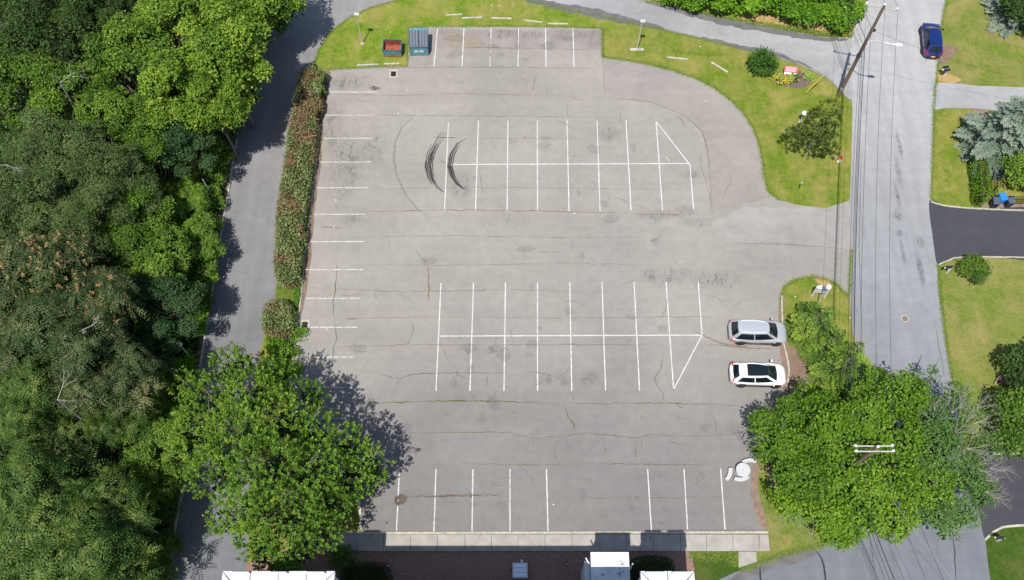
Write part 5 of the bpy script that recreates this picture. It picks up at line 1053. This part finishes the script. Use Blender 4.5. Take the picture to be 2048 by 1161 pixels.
# mailboxes
def mailbox(px, py, label, rz, n=1):
    t = empty('mailbox', (*G(px, py), 0), rz, label, 'mailbox', 'mailboxes along the street'); MB().box((0, 0, .5), (.12, .12, 1.05)).build('post', 'white', t); MB().box((-.22, 0, .98), (.75, .10, .10)).build('arm', 'white', t)
    MB().box((-.1, 0, .7), (.08, .08, .5), M4=Matrix.Rotation(R(-40), 3, 'Y')).build('brace', 'white', t)
    for k in range(n):
        y = (k - (n - 1) / 2) * .34; prof = [(math.cos(a) * .105, math.sin(a) * .11 + .12) for a in [math.pi * j / 8 for j in range(9)]]; m = MB(); P = [(y + u, v) for u, v in [(.105, 0)] + prof + [(-.105, 0)]]
        k0 = len(P); m.add([(-.52, u, 1.03 + v) for u, v in P] + [(.02, u, 1.03 + v) for u, v in P], [tuple(range(k0))[::-1], tuple(range(k0, 2 * k0))] + [(i, (i + 1) % k0, k0 + (i + 1) % k0, k0 + i) for i in range(k0)]); m.build('box', 'black_pl', t)
    return t
mailbox(1888, 152, 'pair of black mailboxes on a white post beside the pale driveway', R(10), 2)
mailbox(1893, 546, 'black mailbox on a white post below the black driveway', R(5)); mailbox(1993, 1082, 'mailbox with white trim beside the lower driveway', R(-5))
# bins and black fence
def bin_(px, py, label, lidm, rz):
    t = empty('wheelie_bin', (*G(px, py), 0), rz, label, 'bin', 'bins by the black fence'); m = MB(); m.add([(-.22, -.24, .08), (.22, -.24, .08), (.22, .24, .08), (-.22, .24, .08), (-.3, -.33, .98), (.3, -.33, .98), (.3, .33, .98), (-.3, .33, .98)], [(3, 2, 1, 0), (4, 5, 6, 7), (0, 1, 5, 4), (1, 2, 6, 5), (2, 3, 7, 6), (3, 0, 4, 7)])
    m.build('body', 'black_pl' if lidm != 'blue' else 'blue', t, bevel=.02); MB().add([(-.32, -.36, .99), (.32, -.36, .99), (.32, .36, .99), (-.32, .36, .99), (-.28, -.30, 1.08), (.28, -.30, 1.08), (.28, .34, 1.12), (-.28, .34, 1.12)], [(3, 2, 1, 0), (4, 5, 6, 7), (0, 1, 5, 4), (1, 2, 6, 5), (2, 3, 7, 6), (3, 0, 4, 7)]).build('lid', lidm, t, bevel=.02)
    for s in (-1, 1): MB().tube([(s * .24, .26, .1), (s * .29, .26, .1)], .1, 12).build('wheel', 'tyre', t)
    return t
bin_(1996, 406, 'blue recycling bin at the corner of the black fence', 'blue', R(8)); bin_(1983, 414, 'black wheelie bin left of the blue bin', 'lid', R(-5)); bin_(2012, 412, 'black wheelie bin right of the blue bin', 'lid', R(4))
def fence(pts, h, label):
    t = empty('picket_fence', (pts[0][0], pts[0][1], 0), 0, label, 'fence', 'black fence runs'); o = Vector((*pts[0], 0)); m = MB(); rl = MB()
    for a, b in zip(pts, pts[1:]):
        a, b = Vector((*a, 0)) - o, Vector((*b, 0)) - o; L = (b - a).length; k = int(L / .13)
        for i in range(k): p = a.lerp(b, i / k); m.box((p.x, p.y, h * .5), (.022, .022, h * .96))
        for z in (.15, h * .55, h * .95): rl.tube([a + Vector((0, 0, z)), b + Vector((0, 0, z))], .022, 5)
        for i in range(int(L / 2.2) + 1): p = a.lerp(b, min(1, i * 2.2 / L)); MB().box((p.x, p.y, h / 2 + .03), (.07, .07, h + .06)).build('post', 'black_pl', t)
    m.build('pickets', 'black_pl', t); rl.build('rail', 'black_pl', t); return t
fence([G(1977, 305), G(1983, 400)], 1.3, 'black metal fence running down behind the arborvitae row'); fence([G(2006, 408), G(2150, 411)], 1.3, 'black metal fence running right from the blue bin')
# wooden steps on the right
t = empty('wooden_planter', (*G(2018, 762), 0), R(-2), 'low brown plank platform on the lawn beside the dark tree', 'platform')
for i in range(4): MB().box((.0, -.22 + .15 * i, .3), (2.0, .13, .05)).build('plank', 'wood2', t)
MB().box((0, -.32, .16), (2.0, .05, .3)).build('front_board', 'wood2', t); MB().box((-1.05, .0, .25), (.08, .9, .08), M4=Matrix.Rotation(R(-35), 3, 'Z')).build('side_rail', 'barkpale', t)

# round table and three curved benches
a = G(1482, 945)
t = empty('round_table', (*a, .03), 0, 'round white concrete table at the right edge of the lower stalls', 'table'); MB().lathe([(.40, 0), (.40, .05), (.16, .12), (.14, .6), (.3, .68)], n=24).build('pedestal', 'concrete', t, smooth=True)
MB().lathe([(.52, .66), (.545, .68), (.555, .72), (.545, .755), (.49, .762), (.49, .757), (.03, .757)], n=40).build('tabletop', 'cwhite', t, smooth=True); MB().lathe([(.028, .75), (.028, .764)], n=10).build('umbrella_hole', 'hole', t)
def curved_bench(A, B, C, label):
    A, B, C = [Vector(G(*p, .46)) for p in (A, B, C)]; d = 2 * (A.x * (B.y - C.y) + B.x * (C.y - A.y) + C.x * (A.y - B.y)); q = [p.length_squared for p in (A, B, C)]
    c = Vector(((q[0] * (B.y - C.y) + q[1] * (C.y - A.y) + q[2] * (A.y - B.y)) / d, (q[0] * (C.x - B.x) + q[1] * (A.x - C.x) + q[2] * (B.x - A.x)) / d)); r = (A - c).length
    t = empty('curved_bench', (B.x, B.y, .03), 0, label, 'bench', 'curved benches round the table'); a0, a1 = math.atan2(A.y - c.y, A.x - c.x), math.atan2(C.y - c.y, C.x - c.x)
    if a1 - a0 > math.pi: a1 -= 2 * math.pi
    if a0 - a1 > math.pi: a0 -= 2 * math.pi
    n = 10; o = c - B; P = [(math.cos(a0 + (a1 - a0) * i / n), math.sin(a0 + (a1 - a0) * i / n)) for i in range(n + 1)]; f = lambda p, rr: (p[0] * rr + o.x, p[1] * rr + o.y)
    MB().prism([f(p, r + .15) for p in P] + [f(p, r - .15) for p in P[::-1]], .38, .45).build('seat', 'cwhite', t, bevel=.012)
    for k in (2, n - 2): MB().prism([f(P[k], r + .11), f(P[k + 1], r + .11), f(P[k + 1], r - .11), f(P[k], r - .11)], 0, .38).build('leg', 'concrete', t)
    return t
curved_bench((1461, 936), (1460.5, 946), (1452.5, 960), 'curved white bench left of the round table')
curved_bench((1469, 957), (1482, 959.5), (1496.5, 953), 'curved white bench below the round table')
curved_bench((1486, 925.5), (1498, 921), (1512, 924), 'curved white bench touching the upper right of the round table')

# cars ----------------------------------------------------------------
def car(name, label, loc, rz, L, Wd, H, paint, roofglass=False, rails=False, plate=False, hatch=.0, beltz=.98, estate=True, trunkdrop=.0):
    t = empty(name, loc, rz, label, 'car', None); hw = Wd / 2; g = .22
    # lower body, lofted along x (front = +x)
    st = [(-.5, .64, .42, .70, .76), (-.488, .80, .32, .84, .90), (-.46, .92, .25, .94, .99), (-.38, .99, .22, .99, 1.03), (-.25, 1, .21, 1.0, 1.02), (0, 1, .21, 1.0, 1.0), (.18, 1, .21, .98, .99), (.27, 1, .21, .95, .97), (.36, .97, .22, .89, .93), (.42, .92, .24, .82, .87), (.46, .82, .28, .73, .78), (.485, .66, .33, .62, .65), (.497, .50, .38, .52, .53), (.5, .40, .42, .47, .47)]
    mb = MB(); rings = []
    for x, w, zb, zs, zc in st:
        X, w = x * L, w * hw; zs *= beltz; zc *= beltz; b = zb
        half = [(0, b), (w * .80, b), (w * .93, b + .10), (w, (b + zs) * .55), (w * .985, zs - .09), (w * .93, zs - .015), (w * .80, (zs + zc) / 2 + .005), (w * .4, zc + .01), (0, zc + .015)]
        rings.append([(X, y, z) for y, z in half] + [(X, -y, z) for y, z in half[-2:0:-1]])
    n = len(rings[0])
    for r_ in rings: mb.v += r_
    for i in range(len(rings) - 1):
        for j in range(n): mb.f.append((i * n + j, i * n + (j + 1) % n, (i + 1) * n + (j + 1) % n, (i + 1) * n + j))
    mb.f.append(tuple(range(n))); mb.f.append(tuple((len(rings) - 1) * n + j for j in range(n)))
    mb.build('body', paint, t, smooth=True)
    # cabin
    xr0, xr1 = -.47 + hatch, -.36 + hatch * .9; b0, b1, b2, b3 = xr0 * L, xr1 * L, .12 * L, .30 * L # rear base, rear top, front top, front base
    zb = beltz * .97; wb, wt = hw * .94, hw * .66; C = {}
    nseg = 9; cab = MB(); low = []; top = []
    def P(u, v, s): # u 0..1 rear->front along side, v 0 belt .. 1 roof, s side -1..1
        xb = b0 + (b3 - b0) * u; xt = b1 + (b2 - b1) * u; x = xb + (xt - xb) * v; w = wb + (wt - wb) * v ** 1.1; tap = 1 - .15 * (abs(u - .42) * 1.9) ** 2
        z = zb + (H - zb) * v; dome = (1 - s * s) * .045 * v + (-.055 * (abs(u - .45) * 2) ** 2 - trunkdrop * max(0, .5 - u)) * v
        bow = (1 - s * s) * (.10 if u > .5 else -.07) * (abs(u - .5) * 2) ** 6
        return (x + bow, s * w * tap, z + dome)
    U = [i / 12 for i in range(13)]; Sv = [-1, -.8, -.4, 0, .4, .8, 1]; V4 = [0, .35, .7, .93, 1]
    def grid(fn, A, B, name, mat, par=t, push=0., sm=True):
        m = MB(); V = []
        for a_ in A:
            for b_ in B: V.append(Vector(fn(a_, b_)))
        nb = len(B); Fs = [(i * nb + j, i * nb + j + 1, (i + 1) * nb + j + 1, (i + 1) * nb + j) for i in range(len(A) - 1) for j in range(nb - 1)]
        if push:
            cc = Vector((0, 0, (zb + H) / 2 - .25)); V2 = []
            for i, v in enumerate(V):
                a_, b_ = divmod(i, nb); da = V[min(a_ + 1, len(A) - 1) * nb + b_] - V[max(a_ - 1, 0) * nb + b_]; db = V[a_ * nb + min(b_ + 1, nb - 1)] - V[a_ * nb + max(b_ - 1, 0)]
                q = da.cross(db).normalized()
                if q.dot(v - cc) < 0: q = -q
                V2.append(v + q * push)
            V = V2
        m.add(V, Fs); return m.build(name, mat, par, smooth='all' if sm else False)
    for s in (-1, 1): grid(lambda u, v: P(u, v, s), U, V4, 'side_frame', paint)
    grid(lambda v, s: P(0, v, s), V4, Sv, 'tailgate_frame', paint); grid(lambda v, s: P(1, v, s), V4, Sv, 'screen_frame', paint)
    grid(lambda u, s: P(u, 1, s), U, Sv, 'roof', paint)
    ls = lambda a_, b_, k: [a_ + (b_ - a_) * i / k for i in range(k + 1)]
    grid(lambda v, s: P(1, v, s), ls(.04, 1.0 if roofglass else .95, 5), ls(-.90, .90, 8), 'windshield', 'glass', push=.008); grid(lambda v, s: P(0, v, s), ls(.12, .88, 4), ls(-.82, .82, 8), 'rear_window', 'glass', push=.008)
    for s in (-1, 1):
        grid(lambda u, v: P(.055 + .03 * v + u * (.43 - .03 * v), v, s), ls(0, 1, 5), ls(.05, .90, 3), 'rear_side_window', 'glass', push=.008)
        grid(lambda u, v: P(.515 + u * (.425 - .02 * v), v, s), ls(0, 1, 5), ls(.05, .90, 3), 'front_side_window', 'glass', push=.008)
    if roofglass: grid(lambda u, s: P(u, 1, s), ls(.24, 1.0, 6), ls(-.84, .84, 6), 'roof_glass', 'glass', push=.008)
    if rails:
        for s in (-1, 1): MB().tube([Vector(P(u, 1, s * .86)) + Vector((0, 0, .05 if 0 < u * 1 and .1 < u < .9 else .01)) for u in (.08, .12, .3, .5, .7, .88, .92)], .022, 6).build('roof_rail', 'white', t, smooth=True)
        mb = MB()
        for s in (-.55, -.2, .2, .55): mb.tube([Vector(P(u, 1, s)) + Vector((0, 0, .004)) for u in (.1, .4, .7, .93)], .014, 5)
        mb.build('roof_rib', 'steel', t)
    MB().add([(b1 + .35, -.03, H - .03), (b1 + .5, -.012, H), (b1 + .35, .03, H - .03), (b1 + .3, 0, H + .06)], [(0, 1, 3), (1, 2, 3), (2, 0, 3), (0, 2, 1)]).build('antenna_fin', 'black_pl', t)
    # wheels
    wr = .345 if H > 1.55 else .325
    for sx, xw in ((1, .305 * L), (-1, -.295 * L)):
        for s in (-1, 1):
            we = empty('wheel', (xw, s * (hw - .06), wr)); we.parent = t
            ty = MB(); prof = [(wr * .66, -.10), (wr * .93, -.105), (wr, -.07), (wr, .07), (wr * .93, .105), (wr * .66, .10)]; ty.lathe(prof, n=28); o = ty.build('tyre', 'tyre', we, smooth=True); o.rotation_euler = (R(90), 0, 0)
            rm = MB(); rm.lathe([(wr * .64, .0), (wr * .66, .09), (wr * .60, .095), (wr * .55, .05), (wr * .12, .06), (wr * .10, .085)], n=28)
            for k in range(5): a = k * 1.2566; rm.box((math.cos(a) * wr * .33, math.sin(a) * wr * .33, .075), (wr * .6, .05, .03), a)
            o = rm.build('rim', 'rim', we); o.rotation_euler = (R(-90 * s), 0, 0)
            ar = MB(); nn = 14; q = []
            for k in range(nn + 1): a = math.pi * (-.06 + 1.12 * k / nn); q.append((math.cos(a), math.sin(a)))
            for rr in (wr + .035, wr + .10):
                for yy in (s * (hw - .10), s * (hw + .006)): ar.v += [(xw + x * rr, yy, wr + z * rr) for x, z in q]
            m_ = nn + 1
            for k in range(nn): ar.f += [(k, k + 1, m_ + k + 1, m_ + k), (m_ + k, m_ + k + 1, 3 * m_ + k + 1, 3 * m_ + k), (3 * m_ + k, 3 * m_ + k + 1, 2 * m_ + k + 1, 2 * m_ + k)]
            ar.build('wheel_arch', 'black_pl', t, smooth=True)
    # trim
    for s in (-1, 1):
        MB().box((0, s * (hw * .975), .27), (L * .42, .06, .12)).build('sill_trim', 'black_pl', t, bevel=.01)
        mi = MB().box((.25 * L - .06, s * (hw + .10), beltz + .06), (.12, .20, .14)).build('mirror', paint if not paint == 'silverp' else 'silverp', t, bevel=.03)
        MB().box((.25 * L - .03, s * (hw - .02), beltz + .03), (.06, .12, .04)).build('mirror_stalk', 'black_pl', t)
        hl = MB(); hl.add([(.452 * L, s * hw * .84, .74 * beltz), (.48 * L, s * hw * .62, .66 * beltz), (.488 * L, s * hw * .60, .56 * beltz), (.462 * L, s * hw * .85, .62 * beltz), (.40 * L, s * hw * .985, .72 * beltz), (.41 * L, s * hw * .99, .66 * beltz)], [(0, 1, 2, 3), (4, 0, 3, 5)])
        for i_ in range(len(hl.v)): hl.v[i_] = (hl.v[i_][0] + .02, hl.v[i_][1] + s * .012, hl.v[i_][2] + .01)
        hl.build('headlight', 'lampclr', t)
        tl = MB(); tl.add([(-.492 * L, s * hw * .52, .80 * beltz), (-.472 * L, s * hw * .90, .90 * beltz), (-.40 * L, s * hw * .995, .90 * beltz), (-.41 * L, s * hw * .995, .80 * beltz), (-.476 * L, s * hw * .92, .76 * beltz), (-.497 * L, s * hw * .52, .70 * beltz)], [(0, 1, 4, 5), (1, 2, 3, 4)])
        tl.v = [(x - .022, y + s * .012, z + .012) for x, y, z in tl.v]; tl.build('tail_light', 'lampred', t)
        MB().add([(-.468 * L, s * hw * .50, beltz + .012), (-.478 * L, s * hw * .90, beltz - .03), (-.39 * L, s * hw * .965, beltz - .0), (-.43 * L, s * hw * .80, beltz + .035)], [(0, 1, 2, 3)]).build('tail_light_top', 'lampred', t)
        for xx in (-.10 * L, .10 * L): MB().box((xx, s * (hw * .992), beltz * .80), (.18, .035, .03)).build('door_handle', 'silverp', t, bevel=.008)
    MB().box((-.497 * L, 0, .36), (.06, hw * 1.2, .24)).build('rear_bumper', 'black_pl', t, bevel=.04); MB().box((.488 * L, 0, .36), (.08, hw * .8, .16)).build('front_grille', 'black_pl', t, bevel=.03)
    mb = MB()
    for s in (-1, 1): mb.tube([(.31 * L + .02, s * hw * .45, beltz * .985), (.36 * L, s * hw * .42, beltz * .935), (.44 * L, s * hw * .36, beltz * .86)], .008, 4)
    mb.build('bonnet_crease', paint, t)
    if plate: MB().box((-.512 * L - .03, 0, .56), (.02, .36, .17)).build('number_plate', 'platey', t)
    return t
def car_at(px, py, rz, *a, **k): return car(*a[:2], (*G(px, py), .036), rz, *a[2:], **k)
car_at(1512, 671, R(-2), 'silver_suv', 'silver estate-shaped SUV with roof rails, upper of the two parked cars', 4.75, 1.88, 1.70, 'silverp', rails=True, beltz=1.0)
car_at(1512, 755, R(-2), 'white_crossover', 'white crossover with a black glass roof, lower of the two parked cars', 4.5, 1.84, 1.58, 'whitep', roofglass=True, beltz=.99, trunkdrop=.16, hatch=.015)
car_at(1858, 88, R(83), 'blue_car', 'dark blue hatchback driving up the street with a yellow plate', 4.05, 1.78, 1.50, 'bluep', plate=True, beltz=.97)

# building at the bottom edge --------------------------------------------------
HB = 10.9
bl = empty('building', (0, 7.5, 0), 0, 'white-trimmed flat-roofed building whose roof corners and entrance block show along the bottom edge', 'building')
def bx(name, x0, x1, y0, y1, z0, z1, mat, par=None): return MB().box(((x0 + x1) / 2, (y0 + y1) / 2 - 7.5, (z0 + z1) / 2), (x1 - x0, y1 - y0, z1 - z0)).build(name, mat, par or bl)
xa0, ya = G(446, 1143, HB); xa1, _ = G(670, 1143, HB); xb0, yb_ = G(1281, 1143, HB); xb1, _ = G(1388, 1143, HB)
main_y = 13.14 - HB / math.tan(SUN_EL) * math.cos(R(20)); main_y = min(main_y, 8.3)
bx('main_wall', xa0 + .4, xb1 - .3, -8, main_y - .2, 0, HB - .25, 'siding'); bx('main_roof', xa0 + .2, xb1 - .1, -8.2, main_y, HB - .25, HB - .03, 'roofin')
for x0, x1 in ((xa0, xa1), (xb0, xb1)):
    bx('bay_wall', x0 + .15, x1 - .15, main_y - .1, ya - .15, 0, HB - .35, 'siding'); cw = .55; yy = main_y - .1
    bx('bay_roof', x0 + cw, x1 - cw, yy, ya - cw, HB - .35, HB - .10, 'roofin')
    # mitred white coping
    for nm, q in (('coping', [(x0, ya), (x1, ya), (x1 - cw, ya - cw), (x0 + cw, ya - cw)]), ('coping', [(x0, ya - .05), (x0 + cw - .05, ya - cw - .05), (x0 + cw - .05, yy), (x0, yy)]), ('coping', [(x1, ya - .05), (x1 - cw + .05, ya - cw - .05), (x1 - cw + .05, yy), (x1, yy)])):
        MB().prism([(x, y - 7.5) for x, y in q], HB - .36, HB + .04).build(nm, 'coping', bl)
    mb = MB()
    for xj in [x0 + (x1 - x0) * f_ for f_ in ((.5,) if x1 - x0 < 5 else (.25, .5, .75))]: mb.box((xj, ya - cw / 2 - 7.5, HB + .042), (.05, cw * .96, .006))
    mb.box(((x0 + x1) / 2, ya - cw - .05 - 7.5, HB - .06), (x1 - x0 - 2 * cw, .10, .06)); mb.build('coping_joint', 'joint', bl)
    for k in range(2 if x1 - x0 < 5 else 3):
        xx = x0 + (x1 - x0) * (k + .5) / (2 if x1 - x0 < 5 else 3)
        for z in (1.2, 4.2, 7.2, 10): wf = bx('window', xx - .6, xx + .6, ya - .17, ya - .12, z, z + 1.5, 'white'); bx('pane', xx - .52, xx + .52, ya - .125, ya - .11, z + .08, z + 1.42, 'glass', wf)
# entrance block
HC = 6.0; cx0, cy = G(1181, 1105, HC); cx1, _ = G(1257, 1105, HC)
bx('entrance_wall', cx0 + .1, cx1 - .1, main_y, cy - .1, 0, HC - .2, 'siding'); er = bx('entrance_roof', cx0, cx1, main_y, cy, HC - .2, HC, 'roofwhite')
for q in ((cx0, cx1, cy - .09, cy, 0), (cx0, cx0 + .08, main_y, cy - .09, 1), (cx1 - .08, cx1, main_y, cy - .09, 2)): bx('roof_edge', q[0], q[1], q[2], q[3], HC + .001, HC + .06, 'white', bl)
wx0, wy = G(1170, 1125, 4.6); wx1, _ = G(1181, 1125, 4.6); bx('side_wing', wx0, cx0 + .1, main_y, wy, 0, 4.6, 'siding'); bx('side_wing_roof', wx0 - .05, cx0 - .003, main_y, wy + .05, 4.6, 4.68, 'roofwhite')
r = random.Random(6)
for px, py, w in ((1243, 1127, .45), (1240, 1137, .22), (1244, 1145, .35), (1218, 1142, .2), (1206, 1150, .3), (1240, 1152, .4)):
    g = G(px, py, HC); mb = MB(); ribbon_mb(mb, dense([(g[0] - w / 2, g[1] - 7.5 + r.uniform(-.1, .1)), (g[0], g[1] - 7.5 + r.uniform(-.1, .1)), (g[0] + w / 2, g[1] - 7.5)], .06, .04, False, int(px)), w * .8, HC + .004, True, r, .5); mb.build('roof_stain', 'oil', bl)
for px, py, a in ((1175, 1123, 35), (1262, 1134, -35)):
    g = G(px, py, 5.2); MB().tube([(g[0] - .22 * math.sin(R(a)), g[1] - 7.5 + .2, 5.4), (g[0] + .2 * math.sin(R(a)), g[1] - 7.5 - .2, 5.2)], .05, 8).build('vent_pipe', 'white', bl)
# panel box and floodlights in the mulch
t = empty('panel_box', (*G(1040, 1144), 0), 0, 'low grey-framed box topped by three pale blue panels in the mulch', 'panel box'); MB().box((0, 0, .35), (1.12, 1.1, .7)).build('frame', 'steel', t, bevel=.02)
for k in range(3): MB().box((-.01, -.33 + .33 * k, .72), (.96, .25, .04)).build('panel', 'panel', t)
MB().box((.12, .64, .65), (.16, .2, .25)).build('control_box', 'white', t)
for px, py, lab in ((778, 1133, 'black floodlight on a stake at the left end of the mulch'), (1131, 1130, 'black floodlight on a stake right of the panel box')):
    t = empty('floodlight', (*G(px, py), 0), 0, lab, 'floodlight', 'floodlights in the mulch'); MB().tube([(0, 0, 0), (0, 0, .35)], .02, 6).build('stake', 'black_pl', t); MB().box((0, 0, .42), (.24, .16, .18), M4=Matrix.Rotation(R(-35), 3, 'X')).build('lamp_housing', 'black_pl', t, bevel=.02); MB().box((0, -.06, .50), (.2, .02, .12), M4=Matrix.Rotation(R(-35), 3, 'X')).build('lens', 'lampgrey', t)
bpy.context.view_layer.update()
